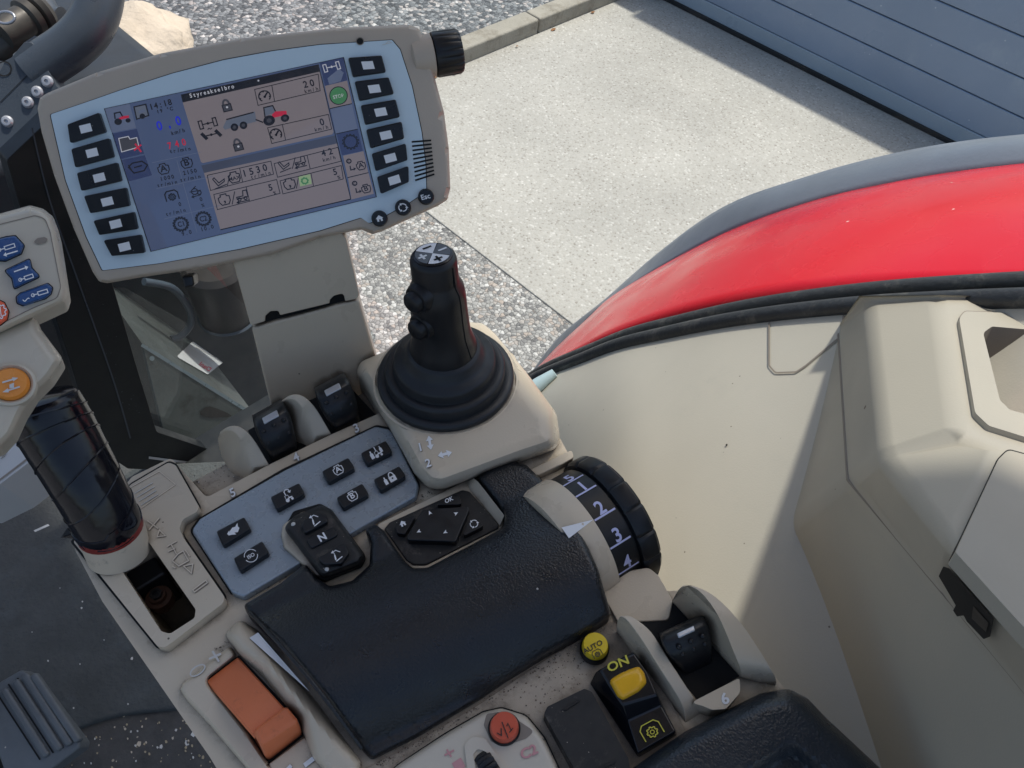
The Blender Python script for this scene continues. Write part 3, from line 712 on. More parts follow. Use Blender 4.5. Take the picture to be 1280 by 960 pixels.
def navkey(q, h1, label, draw, rr=3):
    b = MB(); b.prism(K, rounded(c9(*q), rr, 4), .005, h1, 'black_soft'); draw(b, K.m(h1 + .0003)); lab(b.build('navigation_key', navi, bevel=.0009), label)
def tri(b, p, ang, mp, s=9):
    c = c9(p)[0]; b.poly([(c[0] + s / 3.2 * math.cos(ang + t) * k, c[1] + s / 3.2 * math.sin(ang + t) * k) for t, k in ((0, 1.2), (2.3, 1.1), (PI, .3), (-2.3, 1.1))], mp, 'white_mark')
def d4(b, mp):
    tri(b, (312, 260), -2.0, mp); tri(b, (415, 262), -.5, mp); tri(b, (268, 333), 2.65, mp); tri(b, (374, 336), 1.0 + 1.6, mp)
navkey([(282, 245), (462, 232), (470, 245), (415, 375), (222, 368), (220, 352)], .0115, 'large black four way key with white arrowheads', d4)
navkey([(345, 218), (425, 182), (440, 225), (340, 228)], .010, 'small key marked OK', lambda b, mp: b.text('OK', c9((374, 222))[0], (4.6, -2.2), (-1.6, -4.8), mp, 'white_mark', 0))
navkey([(172, 310), (205, 282), (248, 268), (250, 280), (210, 345), (180, 340)], .0105, 'small key with house sign', lambda b, mp: ic_home(b, kA(c9((203, 302))[0], 4.5), mp, 'white_mark'))
navkey([(470, 290), (510, 285), (527, 312), (450, 350), (446, 340)], .0105, 'small key with circling arrows', lambda b, mp: ic_cycle(b, kA(c9((488, 303))[0], 6.5), mp, 'white_mark', 1.0))

# padded roll
pad_poly = rounded([(304, 756), (351, 729), (382, 704), (396, 722), (412, 733), (440, 726), (462, 706), (463, 680), (456, 662)] +
    c9((92, 305), (128, 330), (208, 452), (240, 482), (300, 480), (606, 320), (614, 264), (500, 118), (545, 82), (640, 48), (700, 70)) +
    [(690, 612), (724, 660), (748, 712), (764, 768), (742, 786), (680, 820), (600, 874), (520, 922), (464, 950), (453, 938), (405, 870), (350, 803), (309, 767)],
    [8, 30, 6, 6, 8, 8, 8, 8, 6, 4, 8, 10, 10, 12, 12, 10, 6, 8, 8, 10, 30, 30, 30, 6, 8, 60, 60, 30, 8, 8, 60, 60, 6])
nA = V((330, 765)); nB = V((690, 600)); ax2 = (nB - nA).normalized(); dn2 = V((-ax2.y, ax2.x))
def pad_dome(x, y, d):
    v = (V((x, y)) - nA).dot(dn2)                       # from the front edge towards the rear
    t = max(0, min(1, v / 205)); return .028 * math.sin(PI * min(1, t * .90 + .10)) ** .9
mb = MB(); mb.puffy(K, pad_poly, .001, .0065, 7, 'leather', 6, dome=pad_dome, skirt=.022); mb.build('armrest_pad', con)
mb = MB()                                             # seam ridge along the left end of the pad
sp = [k3(p, h) for p, h in zip([(312, 765), (350, 806), (402, 868), (452, 935)], (.0165, .034, .034, .012))]
mb.tube(smooth_open(sp, 8), .0012, 'leather'); mb.build('pad_piping', con)

# beige end cap, numbered drum and grip rim
dc = K.at(721, 676, -.012); R0 = .0455
x0 = KF
def band(rprof, mt, n=56): b = MB(); b.lathe(dc, KL, rprof, mt, n, xref=KF); return b
b = band([(.0400, -.0235), (.0455, -.022), (.0470, -.017), (.0475, -.008), (.0468, .0), (.0440, .001)], 'beige_plastic')
def drum(t, l, r): return dc + KL * l + (KF * math.cos(t) + KN * math.sin(t)) * r
pt = [drum(t, l, .0478 - .0004 * abs(l) * 20) for t, l in ((1.92 + .1, -.026), (1.92 + .22, -.026))] 
for k in range(6):
    t0 = 1.78; a0, a1 = k / 6, (k + 1) / 6
    def wq(u, s): return drum(t0 + .04 * u + s * .085 * (1 - u), -.021 + .021 * u, .0479 - .0007 * u)
    b.add([wq(a0, -1), wq(a0, 1), wq(a1, 1), wq(a1, -1)], [(0, 1, 2, 3)], 'white_mark')
endcap = b.build('end_cap', con)
b = band([(.043, .0), (.0448, .0012), (.0448, .0185), (.0435, .019), (.0435, .021)], 'black_soft')
for t, lbl in ((.72, '5'), (1.04, '1'), (1.49, '2'), (1.94, '3'), (2.38, '4')):
    vs, fs = glyphs(lbl); s = .0088
    w = max(v[0] for v in vs)
    def onband(u, v): return drum(t + .13 - (v - .5) * s / .0448 + .09, .0092 + (u - w / 2) * s * .95, .0451)
    b.add([onband(u, v) for u, v in vs], fs, 'lilac_mark')
    tt = t + .33
    b.add([drum(tt, .001, .0451), drum(tt, .0175, .0451), drum(tt + .028, .0175, .0451), drum(tt + .028, .001, .0451)], [(0, 1, 2, 3)], 'lilac_mark')
wheel = b.build('numbered_drum', con)
b = MB(); n = 176; prof = [(.0435, .020), (.0468, .0205), (.0486, .023), (.0488, .032), (.047, .0345), (.030, .036), (.002, .036)]
vs, fs = [], []
for r, d in prof:
    for k in range(n):
        a = 2 * PI * k / n; rr = r
        if r > .046 and (k % 11) == 0: rr -= .0012
        vs.append(drum(a, d, rr))
for i in range(len(prof) - 1):
    for k in range(n): fs.append((i * n + k, i * n + (k + 1) % n, (i + 1) * n + (k + 1) % n, (i + 1) * n + k))
b.add(vs, fs, 'black_soft'); b.build('grip_rim', wheel)

# orange hand throttle in its cradle
mb = MB()
mb.puffy(K, rounded(c11((325, 135), (345, 105), (400, 55), (490, 110), (600, 240), (760, 440), (1010, 770), (1000, 830), (900, 900), (760, 760), (690, 560), (620, 480), (500, 330), (385, 225)), [8, 8, 10, 30, 30, 30, 8, 8, 20, 30, 20, 20, 20, 14]), -.002, .012, 9, 'beige_plastic', 5, skirt=.004,
         dome=lambda x, y, d: .010 * math.sin(PI * max(0, min(1, (y - 770) / 190))) * min(1, d / 14))
mb.build('throttle_ridge', con)
mb = MB()
mb.puffy(K, rounded(c11((95, 405), (110, 375), (350, 185), (390, 235), (232, 362), (330, 480), (440, 620), (545, 775), (640, 900), (560, 960), (420, 790), (250, 590), (130, 460)), [8, 8, 8, 8, 8, 30, 30, 30, 8, 8, 30, 30, 20]), -.002, .007, 5, 'beige_plastic', 4, skirt=.004); mb.build('throttle_cradle', con)
mb = MB()
def arcw(u, v):    # u across, v along (front to rear): the curved thumb strip
    a = lerp(V(c11((228, 370))[0]), V(c11((392, 245))[0]), u); c = lerp(V(c11((470, 650))[0]), V(c11((640, 520))[0]), u)
    q = lerp(a, c, v); return K.at(q.x, q.y, .001 + .015 * math.sin(PI * min(1, .06 + v * .60)))
n = 14; vs = [arcw(u, k / n) for u in (0, .04, .5, .96, 1) for k in range(n + 1)]
vs = [p - KN * (.0015 if i < n + 1 or i >= 4 * (n + 1) else 0) for i, p in enumerate(vs)]
mb.add(vs, [(j * (n + 1) + k, j * (n + 1) + k + 1, (j + 1) * (n + 1) + k + 1, (j + 1) * (n + 1) + k) for j in range(4) for k in range(n)], 'orange_lever')
lo = [K.at(*p, -.004) for p in c11((228, 370), (392, 245))]
thr = mb.build('thumb_lever', con)
mb = MB()
L = [k3(c11(p)[0], h) for p, h in (((455, 622), .012), ((470, 612), .0185), ((495, 685), .0215), ((528, 740), .012), ((540, 772), .0))]
R = [k3(c11(p)[0], h) for p, h in (((622, 492), .012), ((638, 488), .0185), ((690, 560), .0215), ((712, 600), .012), ((718, 632), .0))]
L.append(k3(c11((460, 640))[0], -.002)); R.append(k3(c11((630, 510))[0], -.002))
mb.strip(L, R, 'orange_lever'); mb.build('thumb_tab', thr, bevel=.0022, angle=20)
mb = MB(); mb.prism(K, c11((220, 368), (395, 236), (625, 480), (725, 630), (540, 780), (450, 640)), -.004, .0009, 'black_void'); mb.build('throttle_gap', con)
mb = MB(); wl = c11((447, 150), (490, 122), (748, 418))
def ridge_h(x, y): return K.at(x, y, .0125 + .010 * math.sin(PI * max(0, min(1, (y - 770) / 190))) * .9 + .0006)
N_ = 8
for k in range(N_):
    a, c = k / N_, (k + 1) / N_
    l0, l1 = lerp(V(wl[0]), V(wl[2]), a), lerp(V(wl[0]), V(wl[2]), c); r0, r1 = lerp(V(wl[1]), V(wl[2]), a), lerp(V(wl[1]), V(wl[2]), c)
    mb.add([ridge_h(p.x, p.y) for p in (l0, r0, r1, l1)], [(0, 1, 2, 3)], 'white_mark')
mb.build('white_wedge', con, smooth=0); mb = MB(); mp = K.m(.0076)
mb.stroke(c11((245, 255), (305, 228)), 2.6, K.m(.0078), 'grey_mark'); mb.stroke(c11((262, 215), (295, 268)), 2.6, K.m(.008), 'grey_mark')
mb.build('plus_sign', con, smooth=0); mb = MB(); mb.stroke(c11(*circ(188, 312, 42, 20, rot=-.6)), 1.6, mp, 'grey_mark', True)
mb.build('ring_sign', con, smooth=0); mb = MB()
mb.poly(c11((715, 778), (780, 728), (792, 748), (728, 798)), K.m(.006), 'white_mark')
mb.build('white_bar', con, smooth=0); mb = MB(); mb.poly(c11((600, 830), (650, 780), (662, 792), (640, 830)), K.m(.006), 'white_mark')
mb.build('white_bar', con, smooth=0)
mb = MB(); mb.prism(K, rounded(c11((540, 780), (725, 640), (860, 830), (640, 1000)), 4), -.002, .0052, 'beige_plastic'); mb.build('throttle_plate', con, bevel=.001)

# dusty tray behind the pad, with thumbwheel panel
mb = MB(); mb.prism(K, rounded([(455, 962), (520, 928), (600, 880), (680, 826), (748, 786), (768, 776), (786, 800), (830, 860), (880, 960), (900, 1040), (430, 1060)], 5), -.004, .0012, 'beige_tray'); mb.build('tray_floor', con, bevel=.0008)
mb = MB(); pc = rounded(c12((-120, 790), (0, 690), (200, 560), (370, 462), (450, 444), (560, 478), (640, 575), (700, 700), (760, 860), (-100, 900)), [5, 30, 30, 12, 12, 18, 18, 20, 5, 5])
mb.prism(K, grow(pc, 1.6), -.001, .0022, 'black_void'); mb.puffy(K, pc, .001, .009, 7, 'c2_panel', 5, skirt=.004)
c2p = mb.build('thumbwheel_panel', con)
mp = K.m(.0094)
mb = MB()
mb.poly(rounded(c12((372, 520), (385, 470), (440, 462), (525, 500), (598, 548), (560, 580), (470, 612), (405, 595)), 5), K.m(.0093), 'dark_beige')
mb.stroke(c12((198, 655), (240, 632)), 2.4, mp, 'pink_mark'); mb.stroke(c12((208, 628), (228, 662)), 2.4, K.m(.0096), 'pink_mark')
mb.poly(c12((230, 690), (270, 665), (292, 705), (250, 730)), mp, 'pink_mark')
mb.text('C2', c12((543, 676))[0], (11.5, -5.4), (-4.4, -11.5), mp, 'pink_mark', 0); mb.text('C2', (c12((543, 676))[0][0] + .6, c12((543, 676))[0][1]), (11.5, -5.4), (-4.4, -11.5), K.m(.0096), 'pink_mark', 0)
mb.build('panel_marks', c2p, smooth=0)
def roundkey(p, r, h0, h1, mt, base, label, draw, par):
    c = c12(p)[0]; b = MB(); a = kA(c, 1)
    b.lathe(K.at(*c, h0), KN, [(r * 1.16, -.006), (r * 1.16, (h1 - h0) * .45), (r * 1.06, (h1 - h0) * .55)], base, 36)
    b.lathe(K.at(*c, h0), KN, [(r * 1.05, 0), (r * 1.02, (h1 - h0) * .8), (r * .93, (h1 - h0)), (.0001, (h1 - h0) * 1.02)], mt, 36)
    draw(b, kA(c12((p[0] + 3, p[1] - 2))[0], 14), K.m(h1 + .0006)); return lab(b.build('round_key', par, smooth=50), label)
roundkey((463, 545), .0078, .006, .0155, 'red_button', 'black_soft', 'round orange red key with black slash sign', lambda b, a, mp: (b.stroke(a((-.1, -.85), (.15, .85)), 1.3, mp, 'dark_mark'), b.stroke(a((-.75, .15), (-.5, -.3), (-.2, .35)), 1.3, mp, 'dark_mark'), b.stroke(a((.25, -.4), (.75, -.2)), 1.2, mp, 'dark_mark'), b.stroke(a((.5, -.35), (.55, .45), (.32, .25)), 1.2, mp, 'dark_mark')), c2p)
def auto(b, a, mp):
    atext(b, 'AUTO', a, (0, .15), .48, mp, 'dark_mark'); ic_pto(b, a.sub(.05, -.4, .45), mp, 'dark_mark', 1.0)
roundkey((862, 190), .0076, .001, .0115, 'yellow_button', 'black_soft', 'round yellow key marked AUTO', auto, con)
mb = MB()
q = rounded(c12((285, 610), (320, 570), (380, 580), (470, 711), (520, 800), (380, 860), (300, 720)), 8); mb.prism(K, q, .004, .0105, 'c2_panel', holes=[rounded(c12((325, 650), (345, 625), (385, 640), (450, 740), (480, 800), (390, 840), (340, 730)), 5)]); mb.build('wheel_surround', c2p, bevel=.0025)
mb = MB(); wc = K.at(*c12((405, 745))[0], .001); vs, fs = [], []; n = 72
for d, r in ((-.005, .008), (-.0045, .0128), (-.002, .0138), (.002, .0138), (.0045, .0128), (.005, .008)):
    for k in range(n): a = 2 * PI * k / n; rr = r - (.0010 if k % 3 == 0 and r > .01 else 0); vs.append(wc + KL * d + (KF * math.cos(a) + KN * math.sin(a)) * rr)
for i in range(5):
    for k in range(n): fs.append((i * n + k, i * n + (k + 1) % n, (i + 1) * n + (k + 1) % n, (i + 1) * n + k))
mb.add(vs, fs, 'black_soft'); mb.build('thumbwheel', c2p)

# switch cover and ON rocker
mb = MB(); mb.prism(K, rounded(c12((640, 470), (655, 438), (820, 358), (852, 372), (1015, 668), (1030, 760), (860, 830), (800, 760)), 5), 0, .0115, 'black_dusty')
mb.prism(K, rounded(c12((715, 452), (790, 405), (805, 410), (740, 452)), 2), .0112, .0124, 'black_soft'); mb.prism(K, rounded(c12((865, 715), (965, 668), (955, 690), (890, 725)), 2), .0112, .0124, 'black_soft')
mb.build('blank_switch', con, bevel=.002)
mb = MB()
sL = [k3(c12(p)[0], h) for p, h in (((840, 335), .0), ((866, 288), .014), ((890, 270), .0165), ((930, 345), .0165), ((985, 430), .0155), ((1010, 505), .008), ((1055, 648), .009), ((1060, 668), .0))]
sR = [k3(c12(p)[0], h) for p, h in (((1075, 240), .0), ((1034, 192), .014), ((1042, 200), .0165), ((1100, 280), .0165), ((1145, 385), .0155), ((1165, 432), .008), ((1228, 548), .009), ((1234, 566), .0))]
mb.strip(sL, sR, 'black_gloss'); sw = mb.build('power_switch', con, bevel=.0022, angle=15)
mb = MB(); mb.text('ON', c12((928, 287))[0], (11.5, -5.3), (-3.8, -10.2), K.m(.0172), 'yellow_mark', 0)
mb.build('on_sign', sw, smooth=0); mb = MB(); ic_pto(mb, kA(c12((1118, 545))[0], 14), K.m(.0098), 'yellow_mark', 1.4); mb.build('shaft_sign', sw, smooth=0)
mb = MB(); mb.puffy(K, rounded(c12((925, 322), (990, 282), (1062, 257), (1090, 290), (1098, 335), (1060, 375), (990, 412), (965, 395)), [6, 20, 5, 8, 6, 20, 6, 8]), .015, .020, 7, 'yellow_rocker', 4, skirt=.002); mb.build('rocker', sw)

# pocket with paddle 6
mb = MB()
ow = [(k3(c13(p)[0], h)) for p, h in (((385, 165), .004), ((408, 122), .034), ((440, 102), .036), ((500, 130), .036), ((570, 225), .034), ((640, 390), .024), ((662, 450), .012), ((655, 470), .0), ((700, 500), -.02), ((380, 230), -.02))]
ow2 = [(k3(c13(p)[0], h)) for p, h in (((400, 158), .004), ((425, 112), .034), ((470, 104), .036), ((560, 150), .034), ((665, 260), .030), ((770, 420), .018), ((800, 480), .006), ((792, 515), -.004), ((800, 530), -.02), ((470, 240), -.02))]
sm = lambda l, k: smooth_open(l[:k], 5) + l[k:]
mb.strip(sm(ow, 8), sm(ow2, 8), 'beige_plastic'); mb.build('pocket_wall', con, bevel=.0038, angle=40)
mb = MB()
iw = [k3(c13(p)[0], h) for p, h in (((160, 285), .002), ((165, 245), .016), ((188, 226), .020), ((250, 300), .021), ((340, 440), .018), ((420, 570), .009), ((440, 650), .0), ((430, 680), -.004), ((200, 330), -.006))]
iw2 = [k3(c13(p)[0], h) for p, h in (((215, 262), .002), ((210, 232), .016), ((222, 226), .020), ((300, 288), .021), ((385, 420), .018), ((478, 560), .009), ((520, 600), .0), ((530, 625), -.004), ((270, 300), -.006))]
mb.strip(sm(iw, 7), sm(iw2, 7), 'beige_plastic'); mb.build('pocket_wall', con, bevel=.003, angle=40)
mb = MB(); mb.prism(K, c13((250, 260), (400, 150), (560, 230), (670, 450), (480, 575)), -.004, .0022, 'black_void'); mb.build('pocket_floor', con)
mb = MB(); mb.prism(K, rounded(c13((460, 570), (655, 470), (658, 530), (600, 596), (545, 600), (510, 585)), [3, 3, 8, 8, 8, 6]), -.004, .012, 'beige_plastic')
mb.text('6', c13((602, 574))[0], (12, -5.6), (-4.8, -12.6), K.m(.0123), 'white_mark', 1); mb.text('6', (c13((602, 574))[0][0] + .8, c13((602, 574))[0][1]), (12, -5.6), (-4.8, -12.6), K.m(.0125), 'white_mark', 1); mb.build('number_tab', con, bevel=.001)
def P6(u, v, h):
    a = lerp(V(c13((318, 300))[0]), V(c13((520, 205))[0]), u); c = lerp(V(c13((430, 478))[0]), V(c13((562, 418))[0]), u); q = lerp(a, c, v)
    return K.at(q.x, q.y, h + .004)
paddle(P6, 'black rocker paddle above the number 6', [(u, v, h) for v, h in ((.4, .0222), (.55, .0178)) for u in (.28, .55, .82)], [(.36, .14, .0262), (.72, .14, .0262), (.72, .24, .0264), (.36, .24, .0264)])
mb = MB(); mb.prism(K, rounded(c13((60, 60), (160, 60), (220, 40), (290, 28), (330, 60), (390, 165), (370, 240), (170, 250)), [4, 10, 14, 12, 10, 10, 6, 6]), -.03, .003, 'beige_plastic'); mb.build('side_ledge', con, bevel=.004)

# rear padded rest
rest = rounded(c13((200, 850), (430, 690), (560, 620), (740, 532), (850, 514), (925, 552), (1010, 640), (1230, 845), (1300, 960), (300, 1000)), [10, 20, 20, 20, 20, 20, 40, 20, 5, 5])
def rd(x, y, d):
    u = V((x, y)) - V(c13((690, 835))[0]); v = V(c13((850, 735))[0]) - V(c13((690, 835))[0]); s = (u.x * v.y - u.y * v.x) / v.length
    inn = inside((x, y), [c13((690, 835))[0], c13((850, 728))[0], c13((890, 742))[0], c13((1010, 845))[0], c13((1100, 1000))[0], c13((560, 1000))[0]])
    if not inn: return 0
    dd = dist_poly((x, y), [c13((690, 835))[0], c13((850, 728))[0], c13((890, 742))[0], c13((1010, 845))[0], c13((1100, 1000))[0], c13((560, 1000))[0]])
    return -.010 * min(1, dd / 14)
mb = MB(); mb.puffy(K, rest, .002, .022, 22, 'leather_rear', 6, dome=rd, skirt=.012); mb.build('rear_rest', con)

# grit and straw caught along the rear edge of the padded roll and around the cradle
rnd = random.Random(21); mb = MB()
def along(pts, n, spread, hgt, m):
    P = smooth2(pts, 10)
    for k in range(n):
        i = rnd.randrange(len(P) - 1); p = V(P[i]).lerp(V(P[i + 1]), rnd.random()); x, y = p.x + rnd.gauss(0, spread), p.y + rnd.gauss(0, spread)
        s_ = rnd.uniform(.35, 1.1); a_ = rnd.random() * 6; e_ = rnd.uniform(.4, 1.0)
        mb.poly([(x + s_ * math.cos(a_ + t), y + s_ * e_ * math.sin(a_ + t)) for t in (0, 1.4, 2.6, 4.1, 5.2)], K.m(hgt), rnd.choice(m))
dk = ['dark_mark', 'dark_mark', 'rust', 'dark_beige', 'straw']
along([(470, 957), (530, 924), (605, 880), (690, 824), (760, 784)], 230, 3.2, .0016, dk)
along([(520, 935), (600, 892), (690, 838), (735, 815), (700, 870)], 130, 9, .0016, dk)
along([(690, 860), (660, 900), (680, 950)], 40, 6, .0016, dk)
along([(272, 815), (290, 795), (300, 780)], 70, 2.0, .0006, dk)
along([(282, 740), (330, 735), (372, 708)], 60, 2.0, .0006, dk)
along([(470, 655), (520, 625), (545, 612)], 50, 2.2, .0008, dk)
along([(236, 600), (285, 575), (290, 590)], 60, 6, -.0114, ['dark_beige', 'grey_mark', 'dark_mark'])
for p, q in (((524, 628), (530, 624)), ((683, 818), (688, 815)), ((494, 636), (502, 633)), ((510, 930), (514, 926))): mb.stroke([p, q], 1.0, K.m(.0022), 'straw')
grit = mb.build('grit', smooth=0); grit['kind'] = 'stuff'

# ================================================================== JOYSTICK
hp = rounded(c7((42, 528), (58, 486), (200, 425), (430, 345), (490, 350), (535, 388), (660, 545), (750, 668), (768, 790), (640, 832), (345, 940), (290, 928), (245, 880), (150, 705)), [14, 14, 30, 20, 14, 16, 40, 24, 22, 30, 30, 22, 16, 40], 8)
mb = MB(); mb.puffy(K, hp, .001, .027, 22, 'beige_plastic', 3.6, skirt=.02); hous = mb.build('joystick_housing', con)
mb = MB()
def hw(t, o, m='white_mark'): p = c7(o)[0]; mb.text(t, (p[0] + .8, p[1] + .8), (9.6, -3.2), (-2.4, -9.4), K.m(.0273), 'dark_beige', 1); mb.text(t, p, (9.6, -3.2), (-2.4, -9.4), K.m(.0276), m, 1)  # offset dark copy paints a drop shadow under the digit
hw('1', (272, 800), 'white_mark'); hw('2', (300, 856))
def darr(c, ux, uy, m):
    a = A(c7(c)[0], ux, uy); mb.poly(a((-1, 0), (-.3, .75), (-.3, .28), (.3, .28), (.3, .75), (1, 0), (.3, -.75), (.3, -.28), (-.3, -.28), (-.3, -.75)), K.m(.0273), m)
darr((303, 772), (1.5, 9), (6, -1.5), 'white_mark'); darr((356, 812), (9, -2.4), (2, 6), 'white_mark'); mb.build('axis_marks', hous, smooth=0)
mb = MB(); mb.prism(K, rounded(c9((690, 95), (880, 5), (888, 38), (845, 62), (745, 108), (705, 108)), 4), -.03, .006, 'beige_plastic'); mb.build('housing_lip', con, bevel=.002)

jb = K.at(*c7((360, 545))[0], .0262)
joy = thing('joystick', 'black joystick with four segment top and ribbed rubber boot on beige housing', 'joystick', jb)
mb = MB(); mb.lathe(jb, KN, [(.053, 0), (.0535, .0006), (.052, .001)], 'beige_plastic', 48); mb.lathe(jb, KN, [(.0495, 0), (.0502, .002), (.0500, .0045), (.0485, .0060), (.0455, .0064), (.0440, .0062), (.0435, .0075), (.0436, .0130), (.0425, .0150), (.0400, .0156), (.0375, .0152), (.0368, .0165), (.0366, .0215), (.0352, .0238), (.031, .0250), (.0285, .0275), (.0265, .032), (.0250, .0345), (.019, .036)], 'rubber_boot', 56)
mb.build('boot', joy, smooth=60)
def fit_h(p, o, ax):   # length along ax from o that comes nearest picture point p
    best = None
    for k in range(400):
        h = k * .0005; q = proj(o + ax * h); d = math.hypot(q[0] - p[0], q[1] - p[1])
        if best is None or d < best[0]: best = (d, h)
    return best[1]
jt = K.at(541, 319, .138)
jo = jb + KN * .028; JA = (jt - jo).normalized(); JL = (jt - jo).length
for _ in range(1):
    pass
jx = (KL - JA * KL.dot(JA)).normalized()
mb = MB()
mb.lathe(jo, JA, [(.0240, .002), (.0240, .006), (.0222, .013), (.0202, .021), (.0194, .034), (.0190, JL * .62), (.0182, JL * .70), (.0158, JL * .76), (.0152, JL * .80), (.0152, JL * .955), (.0144, JL * .985), (.0125, JL)], 'black_soft', 44, xref=KL)
grip = mb.build('grip', joy, smooth=50)
mb = MB(); 
for s in (1,):
    t0 = -1.15; d = (jx * math.cos(t0) + JA.cross(jx) * math.sin(t0))
    mb.tube([jo + JA * a + d * r for a, r in ((.006, .0240), (.013, .0222), (.021, .0202), (.034, .0194), (JL * .62, .0190), (JL * .70, .0182), (JL * .76, .0159), (JL * .95, .0153))], .0005, 'black_void', 6)
mb.build('mould_seam', grip)
mb = MB(); jy = JA.cross(jx); tp = jo + JA * (JL + .0002)
mb.lathe(tp, JA, [(.0127, -.003), (.0127, .0006), (.0118, .0010), (.0001, .0010)], 'black_gloss', 40)
fa = math.atan2(KF.dot(jy), KF.dot(jx))
def seg(a0, a1, m, h):
    pts = [tp + JA * h] + [tp + JA * h + (jx * math.cos(a0 + (a1 - a0) * k / 8) + jy * math.sin(a0 + (a1 - a0) * k / 8)) * .0112 for k in range(9)]
    mb.add(pts, [tuple(range(10))], m)
for k in range(4): seg(k * PI / 2 - PI / 4 + .03, k * PI / 2 + PI / 4 - .03, ('grey_dark' if k % 2 == 0 else 'white_mark'), .0013)
def bar(c, ang, m, l=.0030, w=.0008):
    ce = tp + JA * .0016 + (jx * math.cos(c) + jy * math.sin(c)) * .0072; u = jx * math.cos(ang) + jy * math.sin(ang); v = JA.cross(u)
    mb.add([ce + u * l + v * w, ce - u * l + v * w, ce - u * l - v * w, ce + u * l - v * w], [(0, 1, 2, 3)], m)
bar(0, 0, 'white_mark'); bar(PI / 2, 0, 'black_void'); bar(PI, 0, 'white_mark'); bar(PI, PI / 2, 'white_mark'); bar(-PI / 2, 0, 'black_void'); bar(-PI / 2, PI / 2, 'black_void')
mb.build('segment_cap', joy, smooth=30)
for p, lb_ in (((206, 278), 'upper thumb button'), ((226, 372), 'lower thumb button')):
    c = c7(p)[0]; d0 = (-KL * .92 - KF * .30).normalized(); d0 = (d0 - JA * d0.dot(JA)).normalized(); best = min((abs(proj(jo + JA * (k * .001 - .002) + d0 * .022)[1] - c[1]), k) for k in range(130))[1]
    o = jo + JA * (best * .001 - .002); d = (-KL * .92 - KF * .30).normalized(); d = (d - JA * d.dot(JA)).normalized()
    mb = MB(); mb.lathe(o, d, [(.0105, .008), (.0102, .0165), (.0090, .0195), (.0075, .0200)], 'black_soft', 28); mb.lathe(o, d, [(.0072, .018), (.0070, .0235), (.0055, .0250), (.0001, .0252)], 'black_soft', 28)
    lab(mb.build('thumb_button', joy, smooth=45), lb_)

# ================================================================== MONITOR
DN = img_dir((.213, .246, -.945)); D = Plane(pix_depth(300, 195, .52), DN)
mon = thing('terminal_monitor', 'beige framed terminal screen with blue face and twelve black keys', 'monitor', D.at(375, 335, -.02))
mon_poly = [(47, 136), (50, 122), (60, 116), (120, 91), (200, 67), (300, 48), (420, 35), (512, 31), (524, 36), (536, 62), (545, 103), (555, 140), (561, 185), (563, 235), (559, 250), (548, 257), (478, 289), (466, 293), (452, 287), (400, 297), (340, 318), (250, 336), (180, 346), (134, 354), (124, 352), (116, 340), (92, 285), (68, 220), (52, 165)]
mon_poly = rounded(mon_poly, [6, 4, 8, 30, 30, 30, 30, 6, 6, 10, 20, 30, 30, 10, 6, 6, 8, 4, 4, 8, 30, 30, 30, 6, 6, 8, 30, 30, 30])
mb = MB(); mb.puffy(D, mon_poly, -.006, 0, 5, 'monitor_beige', 9, skirt=.030); 
mb.poly(grow(mon_poly, -1), D.m(-.035), 'monitor_beige')
mb.build('housing', mon)
face = rounded([(63, 143), (110, 127), (150, 113), (215, 92), (280, 75), (340, 64), (400, 56), (490, 50), (500, 62), (515, 108), (527, 165), (532, 205), (533, 239), (512, 253), (470, 276), (461, 279), (451, 272), (400, 288), (300, 311), (200, 329), (128, 338), (108, 296), (82, 225)], [3, 20, 30, 30, 30, 30, 20, 3, 6, 20, 30, 20, 4, 10, 6, 4, 4, 20, 30, 30, 3, 20, 30])
mb = MB(); mb.poly(grow(face, 1.0), D.m(.0003), 'black_void'); mb.poly(face, D.m(.0006), 'monitor_blue'); fc = mb.build('face', mon, smooth=0)
scr = [(131, 136), (429, 72), (470, 246), (189, 314)]
mb = MB(); mb.ws = 1.35; S = lambda k: D.m(.0009 + .00012 * k)
mb.poly(grow(scr, 1.2), D.m(.0008), 'black_void')
mb.poly(scr, S(0), 'lcd_blue')
mb.poly([(131, 136), (162, 129.5), (170, 160), (140, 166)], S(1), 'lcd_mid'); mb.poly([(141, 167), (171, 161), (180, 192), (151, 199)], S(1), 'lcd_navy'); mb.poly([(152, 200), (181, 194), (190, 219), (161, 227)], S(1), 'lcd_navy')
mb.poly(c3((25, 285), (742, 127), (750, 165), (35, 326)), S(1), 'lcd_title')
mb.poly(c3((35, 326), (750, 165), (822, 480), (815, 492), (140, 642), (130, 636)), S(1), 'lcd_pink')
mb.poly(c3((132, 655), (832, 497), (840, 540), (146, 694)), S(1), 'lcd_band')
mb.poly(c3((146, 694), (840, 540), (912, 830), (232, 990)), S(1), 'lcd_pink')
mb.stroke(c3((232, 990), (912, 830)), 1.0, S(2), 'lcd_line')
for q, m in (([(750, 118), (872, 92), (893, 210), (777, 240)], 'lcd_navy'), ([(777, 240), (893, 212), (918, 330), (803, 358)], 'lcd_pink'), ([(806, 358), (918, 333), (948, 465), (835, 490)], 'lcd_mid'), ([(838, 490), (948, 466), (975, 578), (866, 602)], 'lcd_navy'), ([(872, 604), (978, 580), (1003, 690), (895, 716)], 'lcd_pink'), ([(898, 720), (1005, 694), (1032, 802), (915, 832)], 'lcd_pink')):
    mb.poly(c3(*q), S(1), m)
for p, q in (((742, 127), (912, 830)), ((835, 490), (948, 465)), ((895, 718), (1004, 692)), ((803, 358), (918, 332))): mb.stroke(c3(p, q), .8, S(2), 'lcd_line')
def sA(c, s): return A(c, (s * .972, -s * .225), (-s * .27, -s * .90))
